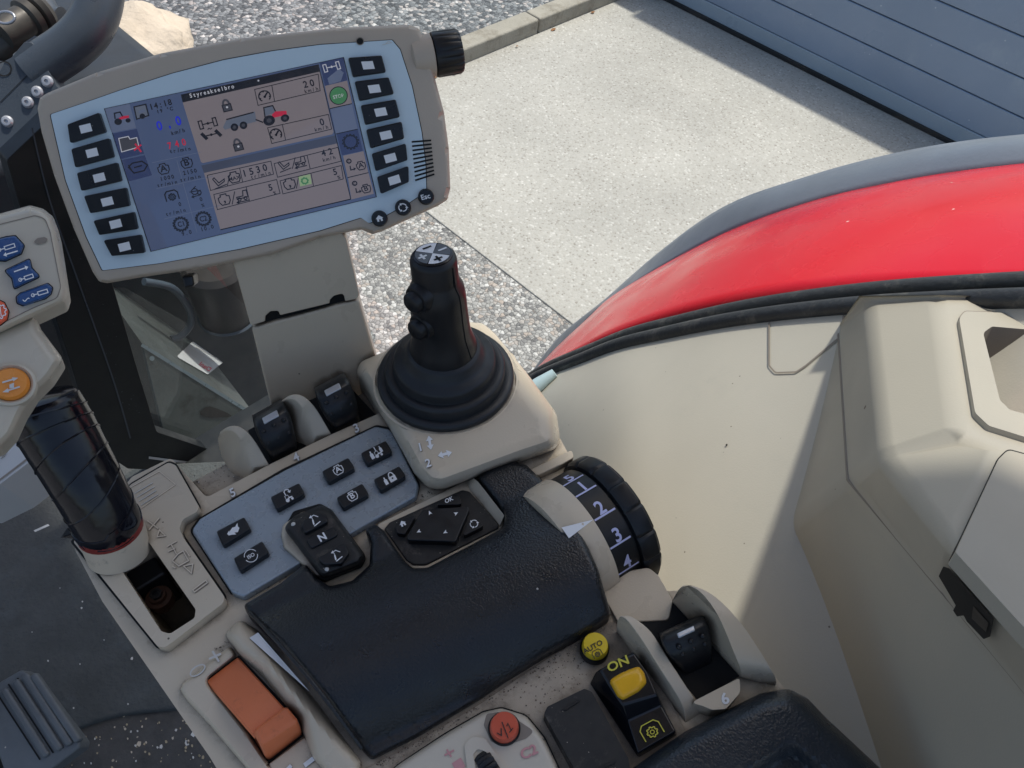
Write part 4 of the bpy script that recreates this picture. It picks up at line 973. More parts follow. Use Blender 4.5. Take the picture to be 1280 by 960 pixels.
def st(t, p, cap, conv_, m='lcd_line', align=0, wide=.9): mb.text(t, conv_(p)[0], (cap * .972 * wide, -cap * .225 * wide), (cap * -.27, cap * -.93), S(3), m, align)
def spaced(t, p, q, cap, conv_, m='lcd_line', wide=.9):
    for k, ch in enumerate(t):
        if ch != ' ': u = k / max(1, len(t) - 1); st(ch, (lerp(p[0], q[0], u), lerp(p[1], q[1], u)), cap, conv_, m, 1, wide)
# left column
ic_tractor(mb, A(c2((185, 312))[0], (10.5, -2.4), (-2.6, -9)), S(3), 'lcd_red', 'lcd_red', 'lcd_line')
mb.poly(c2((172, 402), (215, 393), (222, 405), (252, 398), (262, 440), (185, 462)), S(3), 'lcd_grey'); mb.stroke(c2((172, 402), (215, 393), (222, 405), (252, 398), (262, 440), (185, 462)), .8, S(4), 'lcd_light', True)
mb.stroke(c2((245, 425), (272, 462)), 1.6, S(5), 'lcd_red'); mb.stroke(c2((272, 430), (240, 455)), 1.6, S(6), 'lcd_red')
mb.stroke(c2((215, 530), (232, 512), (275, 503), (300, 520), (285, 545), (240, 556)), 1.2, S(3), 'lcd_line', True); mb.stroke(c2((215, 520), (232, 548)), 1.2, S(4), 'lcd_line'); mb.stroke(c2((240, 532), (275, 522)), 1.2, S(5), 'lcd_line')
mb.poly(c2((240, 262), (292, 250), (305, 300), (298, 308), (252, 318)), S(3), 'lcd_steel'); mb.stroke(c2((240, 262), (292, 250), (305, 300), (252, 316)), 1.2, S(4), 'lcd_line', True); mb.stroke(c2((262, 285), (288, 278)), 2.5, S(5), 'lcd_mid'); mb.poly(c2(*circ(277, 303, 12)), S(6), 'lcd_line')
spaced('14:18', (320, 274), (402, 253), 7.6, c2); spaced('19 °C', (348, 290), (408, 277), 4.6, c2)
spaced('0,0', (358, 364), (442, 342), 11.5, c2, 'lcd_digit_blue', .85); spaced('km/h', (414, 386), (462, 374), 5, c2)
spaced('740', (403, 448), (465, 432), 8.4, c2, 'lcd_red', .8); spaced('tr/min', (406, 467), (488, 455), 4.8, c2)
ic_engine(mb, sA(c2((371, 537))[0], 8.5), 'A', S(3), 'lcd_line', .9, 1.0); ic_engine(mb, sA(c2((474, 510))[0], 8.5), 'B', S(3), 'lcd_line', .9, 1.0)
spaced('1000', (364, 590), (414, 580), 5, c2); spaced('tr/min', (350, 618), (428, 603), 4.6, c2); spaced('2150', (466, 564), (515, 553), 5, c2); spaced('tr/min', (452, 594), (532, 578), 4.6, c2)
ic_pto(mb, sA(c2((408, 658))[0], 8.5), S(3), 'lcd_line', 1.2); spaced('0', (446, 702), (446, 702), 5, c2); spaced('tr/min', (388, 746), (466, 728), 4.6, c2)
a = sA(c2((513, 640))[0], 8); mb.stroke(a(*circ(-.1, .1, .5, n=12)), 1, S(3), 'lcd_line', True); mb.stroke(a((-.9, .2), (.9, .1)), .9, S(4), 'lcd_line'); mb.stroke(a((-.6, -.7), (.7, -.65)), .9, S(3), 'lcd_line'); mb.poly(a((-.9, -.7), (-.45, -.4), (-.45, -1)), S(5), 'lcd_line'); mb.stroke(a(*circ(.55, -.25, .3, n=8)), .9, S(6), 'lcd_line', True); mb.stroke(a((-.2, .6), (.3, .95)), 1, S(3), 'lcd_line')
spaced('0', (540, 680), (540, 680), 5, c2); spaced('%', (548, 706), (548, 706), 4.2, c2)
for t, p in (('C1', (448, 783)), ('C2', (548, 759))): a = sA(c2(p)[0], 8); ic_ring(mb, a, S(3), 'lcd_line', 1.3, 16, .95); atext(mb, t, a, (0, -.40), .85, S(5), 'lcd_line', 1, .8)
spaced('9.0', (460, 834), (492, 826), 5, c2); spaced('10.0', (544, 814), (590, 802), 5, c2)
for p, q in (((320, 510), (540, 462)), ((340, 625), (590, 570)), ((375, 760), (620, 700)), ((430, 500), (520, 820))): mb.stroke(c2(p, q), .5, S(1), 'lcd_mid')
# main picture
spaced('Styreakselbro', (80, 300), (298, 252), 5.2, c3, 'lcd_light', .85); mb.poly(c3(*circ(430, 212, 5, n=8)), S(4), 'lcd_light')
for p in ((263, 340), (322, 545)): a = sA(c3(p)[0], 9); ic_lock(mb, a, S(3), 'lcd_grey', (S(6), 'lcd_light')); mb.stroke(a((-.6, -.9), (.6, -.9), (.6, .1), (-.6, .1)), .9, S(4), 'lcd_line', True)
ic_axle(mb, sA(c3((166, 435))[0], 12), S(3), 'lcd_line', 1.1); ic_axle(mb, sA(c3((184, 494))[0], 12), S(3), 'lcd_line', 1.1, True, .5); mb.stroke(c3((165, 468), (172, 460), (180, 465), (188, 458)), .8, S(3), 'lcd_line')
mb.poly(c3((262, 420), (385, 385), (412, 372), (420, 425), (255, 468), (245, 455)), S(3), 'lcd_steel'); mb.stroke(c3((262, 415), (405, 377)), 1.2, S(4), 'lcd_line'); mb.stroke(c3((415, 415), (455, 430)), 1.2, S(5), 'lcd_line')
for p in ((305, 455), (352, 445)): mb.poly(c3(*circ(*p, 20)), S(5), 'lcd_line'); mb.poly(c3(*circ(*p, 9)), S(6), 'lcd_grey')
a = A(c3((515, 392))[0], (16, -3.6), (-3, -14)); 
mb.poly(a((-.2, -.2), (.9, -.2), (.95, .15), (.1, .3), (-.2, .1)), S(4), 'lcd_red'); mb.stroke(a((-.75, .0), (-.7, .85), (.0, .85), (.12, .3)), 1.2, S(3), 'lcd_line'); mb.poly(a((-.7, .1), (-.65, .8), (-.05, .8), (.08, .2)), S(2), 'lcd_steel')
for x, y, r in ((-.5, -.35, .45), (.72, -.45, .33)): mb.poly(a(*circ(x, y, r, n=16)), S(5), 'lcd_line'); mb.poly(a(*circ(x, y, r * .45, n=12)), S(6), 'lcd_grey')
for q in ([(410, 258), (742, 178), (752, 265), (428, 341)], [(478, 458), (795, 388), (812, 465), (500, 540)], [(163, 706), (495, 632), (509, 700), (180, 785)], [(512, 645), (845, 560), (862, 632), (530, 716)], [(197, 806), (525, 728), (543, 800), (216, 885)], [(543, 735), (862, 655), (873, 725), (558, 803)]): mb.stroke(c3(*q), .7, S(2), 'lcd_line', True)
for p, q in (((500, 238), (515, 322)), ((555, 442), (572, 522)), ((332, 668), (348, 742)), ((684, 602), (700, 672)), ((366, 766), (384, 842)), ((704, 695), (718, 765))): mb.stroke(c3(p, q), .7, S(2), 'lcd_line')
for p in ((462, 293), (521, 492)): ic_gauge(mb, sA(c3(p)[0], 8.5), S(3), 'lcd_line', 1.2)
spaced('20', (680, 248), (714, 240), 8.6, c3); spaced('km/h', (680, 276), (738, 263), 4.6, c3); spaced('0', (766, 444), (766, 444), 8.6, c3); spaced('km/h', (733, 476), (790, 463), 4.6, c3)
ic_pedal(mb, sA(c3((226, 740))[0], 9), S(3), 'lcd_line', 1.0); ic_engine(mb, sA(c3((304, 716))[0], 8.8), 'MAX', S(3), 'lcd_line', 1.0, .55); spaced('1530', (362, 712), (468, 682), 8.6, c3); spaced('tr/min', (398, 724), (490, 702), 4.6, c3)
ic_pedal(mb, sA(c3((565, 655))[0], 8.5), S(3), 'lcd_line', .9); ic_cab(mb, sA(c3((645, 636))[0], 8.5), S(3), 'lcd_line', .9); spaced('42', (774, 605), (810, 596), 8.0, c3); spaced('km/h', (775, 634), (828, 621), 4.6, c3)
ic_engine(mb, sA(c3((252, 832))[0], 8.8), ',', S(3), 'lcd_line', 1.0, 1.2); ic_cab(mb, sA(c3((342, 815))[0], 9), S(3), 'lcd_line', 1.0); spaced('5', (497, 785), (497, 785), 8.2, c3); spaced('%', (517, 806), (517, 806), 4.2, c3)
ic_engine(mb, sA(c3((592, 750))[0], 8.8), ',', S(3), 'lcd_line', 1.0, 1.2); mb.poly(c3((638, 714), (700, 700), (708, 750), (648, 764)), S(3), 'lcd_lime'); ic_ring(mb, sA(c3((672, 735))[0], 4.2), S(4), 'lcd_green', 1.2, 8); spaced('5', (834, 703), (834, 703), 8.0, c3); spaced('%', (852, 724), (852, 724), 4.2, c3)
for p, q in (((268, 760), (283, 690)), ((607, 672), (622, 612)), ((293, 858), (306, 790)), ((628, 775), (640, 712))): mb.stroke(c3(p, q), .8, S(3), 'lcd_line')
# right column
ic_axle(mb, sA(c3((812, 140))[0], 11), S(3), 'lcd_light', .8); mb.poly(c3((790, 200), (850, 150), (875, 170), (860, 215), (800, 232)), S(2), 'lcd_mid')
mb.poly(c3(*circ(848, 290, 46)), S(3), 'lcd_green'); mb.stroke(c3(*circ(848, 290, 46)), .8, S(4), 'lcd_line', True); st('STOP', (850, 302), 4.4, c3, 'lcd_light', 1)
ic_ring(mb, sA(c3((911, 531))[0], 8.5), S(3), 'lcd_line', 1.0, 14, .95); mb.stroke(c3(*circ(911, 531, 32)), .7, S(4), 'lcd_line', True)
for t, p, r_, l_ in (('A', (965, 655), (902, 632), (918, 668)), ('B', (992, 775), (932, 748), (948, 785))):
    ic_engine(mb, sA(c3(p)[0], 6.8), t, S(3), 'lcd_line', .9, 1.0); ic_ring(mb, sA(c3(r_)[0], 3.4), S(3), 'lcd_line', 1.1); st('C', (r_[0], r_[1] + 6), 2.8, c3, 'lcd_line', 1); mb.stroke(c3((l_[0] - 10, l_[1] - 12), (l_[0] - 6, l_[1] + 10), (l_[0] + 12, l_[1] + 6)), 1.1, S(3), 'lcd_line'); mb.poly(c3((l_[0] + 8, l_[1] - 4), (l_[0] + 22, l_[1] + 3), (l_[0] + 10, l_[1] + 14)), S(4), 'lcd_line')
mb.build('screen', mon, smooth=0)
lk = [c1((336, 622), (495, 562), (528, 660), (350, 716)), c1((355, 745), (545, 690), (568, 785), (375, 838)), c1((383, 865), (585, 812), (607, 905), (405, 955)), c2((16, 658), (205, 620), (220, 702), (45, 735)), c2((57, 768), (240, 728), (256, 805), (84, 832)), c2((102, 855), (270, 830), (288, 911), (140, 925))]
rk = [c4((120, 178), (265, 168), (284, 240), (141, 261)), c4((148, 280), (295, 262), (318, 333), (169, 364)), c4((174, 383), (325, 357), (344, 432), (194, 467)), c4((198, 487), (351, 452), (362, 525), (217, 568)), c4((222, 590), (368, 546), (376, 618), (239, 666)), c4((245, 690), (380, 642), (381, 712), (261, 764))]
lc = [(107, 160.5), (115, 191), (124, 222), (134, 252), (144.5, 280), (155.5, 308.5)]; rc = [(460, 81.5), (468, 111), (476, 140), (482.5, 169), (488, 197.5), (493, 225)]
for q, c, ang in [(q, c, -.235) for q, c in zip(lk, lc)] + [(q, c, -.06 - .05 * k) for k, (q, c) in enumerate(zip(rk, rc))]:
    b = MB(); b.prism(D, rounded(q, 2.5, 4), .0004, .0046, 'black_plastic')
    o = b.build('soft_key', mon, bevel=.0012); b = MB()
    a = A(c, (7.2 * math.cos(ang), 7.2 * math.sin(ang)), (-1.4, -4.9)); b.prism(D, a((-1, -1), (1, -1), (1, 1), (-1, 1)), .0044, .0049, 'white_mark'); b.build('white_mark', o, smooth=0)
for p, lb_, dr in (((255, 868), 'round key with white house', lambda b, a, mp: ic_home(b, a.sub(0, 0, .5), mp, 'white_mark')), ((355, 821), 'round key with circling arrows', lambda b, a, mp: ic_cycle(b, a, mp, 'white_mark', 1.3, .5)), ((453, 775), 'round key marked Esc', lambda b, a, mp: atext(b, 'Esc', a, (0, -.3), .66, mp, 'white_mark', 1, .95))):
    c = c4(p)[0]; b = MB(); b.lathe(D.at(*c), DN, [(.0057, 0), (.0057, .003), (.0048, .0042), (.0001, .0042)], 'black_plastic', 28); dr(b, sA(c, 10), D.m(.0046)); lab(b.build('round_key', mon, smooth=40), lb_)
mb = MB()
for k in range(10): t = k / 9; mb.stroke([(lerp(514.6, 519, t), lerp(177.4, 225.5, t)), (lerp(539, 543, t), lerp(175.5, 217.7, t))], 2.2, D.m(.0009), 'black_void')
mb.build('speaker_grille', mon, smooth=0); mb = MB(); mb.poly(circ(450, 51.5, 4.4, n=20), D.m(.0010), 'black_void'); mb.stroke(circ(450, 51.5, 4.6, n=20), 1.0, D.m(.0011), 'dark_beige', True)
mb.build('sensor_hole', mon, smooth=0); mb = MB(); mb.stroke([(478, 56), (490, 53)], .8, D.m(.0012), 'grey_mark'); mb.stroke([(482, 55), (485, 52), (488, 52)], .7, D.m(.0013), 'grey_mark'); mb.build('plug_sign', mon, smooth=0)
# rotary knob on its boss
kp0, kp1 = D.at(516, 73, -.010), D.at(572, 64, -.010); kx = (kp1 - kp0).normalized(); sc = .52 / FPX
mb = MB(); mb.lathe(kp0, kx, [(.006, -.004), (.0130, .000), (.0140, .006), (.0142, .014), (.0120, .0146)], 'monitor_beige', 36); mb.build('knob_boss', mon, smooth=40)
mb = MB(); n = 90; vs, fs = [], []; prof = [(.011, .0145), (.0147, .0150), (.0152, .0165), (.0150, .0320), (.0136, .0342), (.0001, .0345)]
for r, d in prof:
    for k in range(n): a_ = 2 * PI * k / n; rr = r - (.0010 if k % 5 == 0 and r > .013 and d > .017 else 0); u = kx.orthogonal().normalized(); w_ = kx.cross(u); vs.append(kp0 + kx * d + (u * math.cos(a_) + w_ * math.sin(a_)) * rr)
for i in range(len(prof) - 1):
    for k in range(n): fs.append((i * n + k, i * n + (k + 1) % n, (i + 1) * n + (k + 1) % n, (i + 1) * n + k))
mb.add(vs, fs, 'black_soft'); mb.build('rotary_knob', mon, smooth=40)
# two piece bracket
p1, p2, p3 = pix_depth(300, 345, .553), pix_depth(440, 305, .56), pix_depth(400, 500, .622)
bn = (p2 - p1).cross(p3 - p1).normalized()
if bn.dot(CAM - p1) < 0: bn = -bn
B_ = Plane(p1, bn)
mb = MB(); mb.prism(B_, rounded(c6((668, 60), (1105, -40), (1130, 0), (1182, 220), (1172, 236), (1125, 246), (1118, 214), (1080, 224), (1064, 240), (1062, 254), (864, 302), (858, 284), (826, 286), (806, 304), (804, 326), (752, 342), (744, 334)), [4, 6, 10, 6, 5, 2, 6, 6, 4, 2, 2, 6, 6, 4, 2, 6, 4]), -.035, 0, 'beige_plastic'); mb.build('upper_bracket', mon, bevel=.002)
mb = MB(); mb.prism(B_, rounded(c6((750, 352), (1168, 240), (1184, 250), (1262, 520), (1262, 760), (900, 800), (858, 790)), [5, 4, 8, 6, 4, 4, 6]), -.03, -.002, 'beige_plastic'); mb.build('lower_bracket', mon, bevel=.0022)
mb = MB(); mb.prism(B_, c6((790, 280), (1130, 200), (1140, 262), (800, 345)), -.03, -.006, 'black_void'); mb.build('bracket_gap', mon)
mb = MB(); mb.prism(D, c6((468, 145), (515, 140), (522, 185), (480, 195)), -.03, -.012, 'black_plastic'); mb.build('cable_clip', mon, bevel=.002)

# ================================================================== SHIFT LEVER
sl = thing('shift_lever', 'shift lever with black taped handle and beige head of blue buttons', 'shift lever', K.at(150, 690, -.01))
cen = [((149, 690), .004, 38), ((141, 668), .020, 38.5), ((131, 647), .036, 39), ((113, 612), .054, 41), ((91, 573), .072, 43), ((70, 536), .088, 45), ((54, 506), .102, 44), ((50, 497), .106, 40)]
def pathpt(e): P_ = K.at(*e[0], e[1]); return P_, e[2] * proj(P_)[2] / FPX
pp = [pathpt(e) for e in cen]
i0 = lambda a, b, t: (a[0].lerp(b[0], t), lerp(a[1], b[1], t))
mb = MB(); mb.tube([pp[0][0], pp[1][0], i0(pp[1], pp[2], .35)[0]], [pp[0][1] * .96, pp[1][1] * .98, pp[1][1] * .98], 'worn_beige', 32); mb.build('lever_collar', sl, smooth=40)
mb = MB(); q = i0(pp[1], pp[2], .28); q2 = i0(pp[1], pp[2], .80); mb.tube([q[0], q2[0]], [q[1] * 1.0, q2[1] * 1.0], 'red_tape', 32); mb.build('red_band', sl, smooth=40)
mb = MB(); pts = smooth_open([i0(pp[1], pp[2], .72)[0]] + [p[0] for p in pp[2:]], 6); m_ = len(pts); rads = []
for k in range(m_):
    t = k / (m_ - 1) * (len(pp) - 2); i_ = min(int(t), len(pp) - 3); r_ = lerp(pp[1 + i_][1], pp[2 + i_][1], t - i_); rads.append(r_ * (1.0 + (.004 if k % 7 == 0 else 0)))
mb.tube(pts, rads, 'tape', 36)
handle = mb.build('taped_handle', sl, smooth=60)
mb = MB()
for k in range(7):       # raised overlapping edges of the wound tape
    z0 = k / 7 * (m_ - 8); ring = []
    for j in range(37):
        a_ = 2 * PI * j / 36; f = min(m_ - 1.001, z0 + 3.2 + 2.6 * math.sin(a_ + .6 * k) ); i_ = int(f); c_ = pts[i_].lerp(pts[i_ + 1], f - i_); t_ = (pts[i_ + 1] - pts[i_]).normalized()
        u = (KL - t_ * KL.dot(t_)).normalized(); w_ = t_.cross(u); ring.append(c_ + (u * math.cos(a_) + w_ * math.sin(a_)) * (rads[i_] * 1.003))
    mb.tube(ring, .0006, 'tape', 6, cap=False)
mb.build('tape_edges', handle)
hc = K.at(35, 410, .172); hn = ((CAM - hc).normalized() * .75 + KN * .45 + KL * .05).normalized(); Hh = Plane(hc, hn)
neck = rounded(c5((-80, 470), (0, 430), (110, 385), (128, 432), (200, 528), (160, 590), (110, 640), (72, 700), (40, 770), (0, 812), (-80, 850)), [4, 10, 6, 20, 8, 20, 20, 20, 10, 10, 4])
mb = MB(); mb.puffy(Hh, neck, -.014, 0, 14, 'lever_beige', 6, skirt=.016); mb.build('head_neck', sl)
pod = rounded(c5((-100, 78), (0, 68), (95, 42), (135, 52), (168, 78), (186, 125), (206, 250), (216, 318), (206, 350), (110, 394), (0, 446), (-100, 480)), [4, 20, 10, 10, 10, 12, 30, 8, 8, 20, 20, 4])
mb = MB(); mb.puffy(Hh, pod, -.006, .008, 10, 'lever_beige', 6, skirt=.014)
face2 = rounded(c5((-100, 112), (0, 102), (110, 74), (142, 84), (158, 125), (192, 300), (180, 335), (100, 368), (0, 418), (-100, 450)), [4, 20, 10, 10, 14, 10, 10, 20, 20, 4])
mb.stroke(face2, 1.2, Hh.m(.0083), 'dark_beige', True)
mb.poly(rounded(c5((105, 158), (118, 146), (140, 142), (152, 148), (145, 160), (120, 166)), 3), Hh.m(.0086), 'dark_beige')
mb.build('head_pod', sl)
def hb(q, label, draw, mt='blue_button', r=3, h=.0125):
    b = MB(); q = rounded(c5(*q), r, 4); b.prism(Hh, grow(q, 1.2), .006, .0088, 'black_void'); b.puffy(Hh, q, .0095, h, 3, mt, 3, skirt=.003); draw(b, Hh.m(h + .0004)); lab(b.build('head_button', sl, smooth=50), label)
def darrow(b, p, q, mp, w=1.6):
    p, q = V(c5(p)[0]), V(c5(q)[0]); d = (q - p).normalized(); n_ = V((-d.y, d.x)); e = q - d * 4.2
    b.stroke([tuple(p), tuple(e)], w, mp, 'white_mark'); b.poly([tuple(q), tuple(e + n_ * 3), tuple(e - n_ * 3)], mp, 'white_mark')
def cyl(b, p, q, mp):
    p, q = V(c5(p)[0]), V(c5(q)[0]); d = (q - p).normalized(); n_ = V((-d.y, d.x)); m0 = p.lerp(q, .35)
    b.stroke([tuple(p), tuple(m0)], 1.3, mp, 'white_mark'); b.stroke([tuple(v) for v in (m0 + n_ * 2.2, q + n_ * 2.2, q - n_ * 2.2, m0 - n_ * 2.2)], 1.2, mp, 'white_mark', True); b.stroke(circ(p.x, p.y, 2, n=8), 1, mp, 'white_mark', True)
hb([(-20, 152), (20, 142), (48, 138), (76, 168), (66, 194), (18, 216), (-20, 214)], 'upper blue button with arrow to the left', lambda b, mp: (cyl(b, (-2, 183), (46, 168), mp), darrow(b, (56, 186), (10, 200), mp)))
hb([(14, 248), (94, 210), (100, 240), (126, 266), (44, 306), (38, 272)], 'middle blue button with arrow to the right', lambda b, mp: (cyl(b, (64, 277), (104, 264), mp), darrow(b, (44, 252), (90, 236), mp)))
hb([(52, 330), (66, 318), (150, 288), (166, 302), (160, 322), (142, 336), (74, 358), (54, 350)], 'lower long blue button with cylinder sign', lambda b, mp: (cyl(b, (104, 326), (150, 312), mp), b.stroke(c5(*[(72 + k * 3, 340 + 5 * math.sin(k * .8)) for k in range(8)]), 1.2, mp, 'white_mark')))
hb([(-40, 345), (-10, 338), (14, 350), (27, 376), (22, 402), (0, 418), (-40, 420)], 'orange red button with gear sign', lambda b, mp: (ic_ring(b, A(c5((-3, 378))[0], (9, -3), (-2, -9)), mp, 'white_mark', 1.3, 9), b.stroke(c5((0, 362), (4, 394)), 1.1, mp, 'white_mark')), 'orange_button')
c_ = c5((36, 610))[0]; ho = Hh.at(*c_, -.0005); r1 = 21 * proj(ho)[2] / FPX
mb = MB(); mb.lathe(ho, hn, [(r1 * 1.32, -.003), (r1 * 1.3, .0022), (r1 * 1.15, .0030), (r1 * 1.02, .0018)], 'lever_beige', 40); mb.lathe(ho, hn, [(r1 * 1.0, -.002), (r1 * .98, .0030), (r1 * .85, .0046), (.0001, .0050)], 'amber_button', 40)
mp = Hh.m(.0052); a = A(c_, (15, -4.5), (-3, -14)); ic_arrow(mb, A(a((0, .45))[0], (10, -3), (-1.2, -4)), mp, 'label_white'); ic_arrow(mb, A(a((-.1, -.35))[0], (-11, 3.5), (1.2, 4)), mp, 'label_white'); mb.poly(a((-.15, .1), (.25, .15), (.15, -.3), (-.2, -.2)), Hh.m(.0055), 'label_white')
lab(mb.build('head_button', sl, smooth=50), 'round amber button with two white arrows')
mb = MB()
P_ = [K.at(90, 668, .018), K.at(100, 674, .016), K.at(84, 660, .034), K.at(76, 672, .012)]
mb.add(P_ + [p + KL * .0006 for p in P_], [(0, 2, 3), (0, 3, 1), (4, 6, 7)], 'tape'); mb.build('loose_tape_end', handle)

# ================================================================== INSIDE OF THE CAB
FZ = CAM.z - 1.05
mb = MB(); mb.box((-1.0, -.8, FZ - .06), (.42, .80, FZ - .012), 'cab_frame'); mb.box((-1.0, .8, FZ - .06), (.06, 1.17, FZ - .013), 'cab_frame'); struct(mb.build('floor', smooth=0))
G = Plane((0, 0, FZ), (0, 0, 1))
def edge(pts): return smooth2(pts, 5)
fold = edge([(-120, 930), (-20, 925), (60, 925), (100, 908), (150, 893), (210, 886), (260, 880), (330, 860), (420, 830)])
mb = MB(); poly = fold + [(470, 700), (420, 600), (300, 575), (180, 580), (80, 560), (-80, 520), (-300, 700), (-260, 950)]
mb.prism(G, poly, -.012, .004, 'floor_mat'); tag(mb.build('floor_mat', bevel=.004), 'dark blue grey rubber floor mat with curled rear edge', 'floor mat')
mb = MB(); mb.prism(G, [(-260, 948), (-100, 932)] + fold[4:] + [(520, 1000), (480, 1200), (-200, 1250)], -.012, -.004, 'floor_dirt'); tag(mb.build('floor_lining'), 'worn dark floor lining strewn with pale crumbs', 'floor lining')
mb = MB()
rnd = random.Random(3)
def crumb(x, y, s, pl, h, m):
    a_ = rnd.random() * PI; mb.poly([(x + s * math.cos(a_ + k * 1.3) * (1 if k % 2 else .6), y + s * math.sin(a_ + k * 1.3)) for k in range(5)], pl.m(h), m)
def crumbs_ok(p): return not inside(p, [(88, 684), (262, 946), (700, 1100), (700, 600), (165, 590)])
for k in range(170):
    x, y = rnd.uniform(40, 290), rnd.uniform(890, 985)
    if y > 892 + (250 - x) * .12 and crumbs_ok((x, y)): crumb(x, y, rnd.uniform(.6, 2.2) * (1 if rnd.random() < .9 else 1.8), G, -.0032, rnd.choice(['straw', 'straw', 'grey_mark', 'worn_beige']))
for x, y, s in ((165, 823, 2.2), (102, 760, 1.5), (103, 752, 1.2), (50, 660, 1.0), (60, 826, 1.4), (100, 830, 1.2), (160, 880, 1.4), (92, 885, 1.3), (130, 800, .9), (75, 735, .8), (40, 790, .8)): crumb(x, y, s, G, .0046, 'grey_mark')
mb.poly([(42, 663), (60, 655), (62, 657), (44, 665)], G.m(.0046), 'label_white')
c = mb.build('crumbs', smooth=0); c['kind'] = 'stuff'

# pedal
pd = Plane(G.at(40, 950, .10), img_dir((-.12, -.45, -.9)))
ped = thing('foot_pedal', 'dark ribbed foot pedal standing on the floor mat', 'pedal', G.at(30, 960, .0))
pl_ = rounded(c16((-60, 760), (0, 700), (62, 664), (90, 680), (240, 880), (236, 900), (130, 980), (20, 1000)), [6, 8, 6, 6, 6, 6, 6, 6])
mb = MB(); mb.prism(pd, pl_, -.018, 0, 'pedal')
for (p, q) in (((-10, 735), (120, 935)), ((25, 708), (160, 915)), ((52, 690), (190, 900)), ((78, 690), (215, 890))): mb.stroke(c16(p, q), 2.2, pd.m(.0006), 'black_void'); (x0, y0), (x1, y1) = c16(p, q); mb.prism(pd, [(x0 + 2.5, y0 - 1.5), (x0 + 11, y0 - 8), (x1 + 11, y1 - 7), (x1 + 2.5, y1 - 1)], -.002, .0045, 'pedal')
mb.build('pedal_pad', ped, bevel=.003)
e = pd.at(10, 930, -.018); mb = MB(); mb.tube([V((e.x - .03, e.y + .03, FZ)), V((e.x - .03, e.y - .02, e.z - .02))], .008, 'cab_frame'); mb.build('pedal_arm', ped, bevel=.003)

# grey column cover at the left
mb = MB(); cc = Plane(pix_depth(20, 575, .70), img_dir((-.1, -.55, -.83)))
mb.prism(cc, rounded(c5((-120, 760), (30, 745), (64, 768), (106, 832), (96, 850), (0, 922), (-120, 980)), [4, 8, 8, 6, 6, 6, 4]), -.05, 0, 'grey_cover'); mb.stroke(c5((-40, 925), (0, 908), (92, 838)), 2.2, cc.m(.0006), 'dark_beige')
for k in range(3): mb.stroke(c5((2 + k * 3, 842 - k * 6), (16 + k * 3, 834 - k * 6)), .8, cc.m(.0007), 'dark_beige')
p0_ = cc.at(-70, 600, -.03); mb.tube([p0_, V((p0_.x - .12, p0_.y - .02, p0_.z - .12)), V((p0_.x - .22, p0_.y - .05, FZ - .01))], .03, 'cab_frame')
tag(mb.build('column_cover', bevel=.003), 'light grey plastic cover under the shift lever head', 'column cover')

# ------------------------------------------------------------------ fender lining (curved beige panel beside the console)
XW = .56
def at_X(x, y, X): r = ray(x, y); return CAM + r * (X / r.x)
def at_Z(x, y, Z): r = ray(x, y); return CAM + r * (Z / r.z)
top = [(640, 492), (672, 474), (720, 455), (770, 436), (830, 422), (900, 408), (980, 397), (1080, 388), (1200, 383), (1340, 380)]
bot = [((600, 560), -.88), ((660, 590), -.80), ((720, 640), -.69), ((780, 720), -.61), ((840, 810), -.57), ((890, 880), -.555), ((960, 960), -.545), ((1050, 1060), -.54), ((1180, 1180), -.53), ((1380, 1260), -.52)]
tp_ = smooth_open([at_X(x, y, XW) for x, y in top], 6); bt_ = smooth_open([at_Z(x, y, z) for (x, y), z in bot], 6)
NV = 18; vs, fs = [], []; nu = len(tp_)
for i in range(nu):
    for j in range(NV + 1):
        t = j / NV; p = tp_[i].lerp(bt_[i], t); p = p + V((0, 0, .030 * math.sin(PI * t) * (1 - .3 * t))); vs.append(p)
for i in range(nu - 1):
    for j in range(NV): a = i * (NV + 1) + j; fs.append((a, a + 1, a + NV + 2, a + NV + 1))
lin = thing('fender_lining', 'curved matt beige lining panel below the side window', 'lining panel', (.42, -.2, FZ))
from mathutils.bvhtree import BVHTree
bvh = BVHTree.FromPolygons(vs, fs)
def L(x, y, h=0.0):
    hit, n, i, d = bvh.ray_cast(CAM, ray(x, y).normalized())
    if hit is None: hit, n, i, d = bvh.find_nearest(at_Z(x, y, -.5)); 
    if n.dot(CAM - hit) < 0: n = -n
    return hit + n * h
mb = MB(); o_ = len(vs); vs2 = list(vs); fs2 = list(fs)
for i in range(nu): p = vs[i * (NV + 1) + NV]; vs2.append(V((p.x - .01, p.y, FZ - .01)))
for i in range(nu - 1): fs2.append((i * (NV + 1) + NV, o_ + i, o_ + i + 1, (i + 1) * (NV + 1) + NV))
mb.add(vs2, fs2, 'beige_liner'); mb.build('panel', lin, smooth=60, fix=True)
mb = MB(); cvp = rounded([(962, 396), (962, 458), (970, 467), (996, 466), (1008, 458), (1052, 421), (1056, 386)], [2, 5, 6, 6, 5, 3, 2])
def onl(h): return lambda x, y: L(x, y, h)
rp = resample(cvp, 6); mb.stroke(rp, 2.0, onl(.0012), 'dark_beige', True); mb.build('cover_seam', lin, smooth=0)
mb = MB()
for x, y, s in ((909, 557, 1.6), (1035, 541, .9), (1142, 520, .0), (846, 648, .6), (1090, 790, .8), (905, 566, .5), (1000, 905, .7)):
    if s: mb = MB(); crumb(x, y, s, type('q', (), {'m': lambda self, h: onl(h)})(), .001, 'dark_mark'); mb.build('stain', lin, smooth=0)
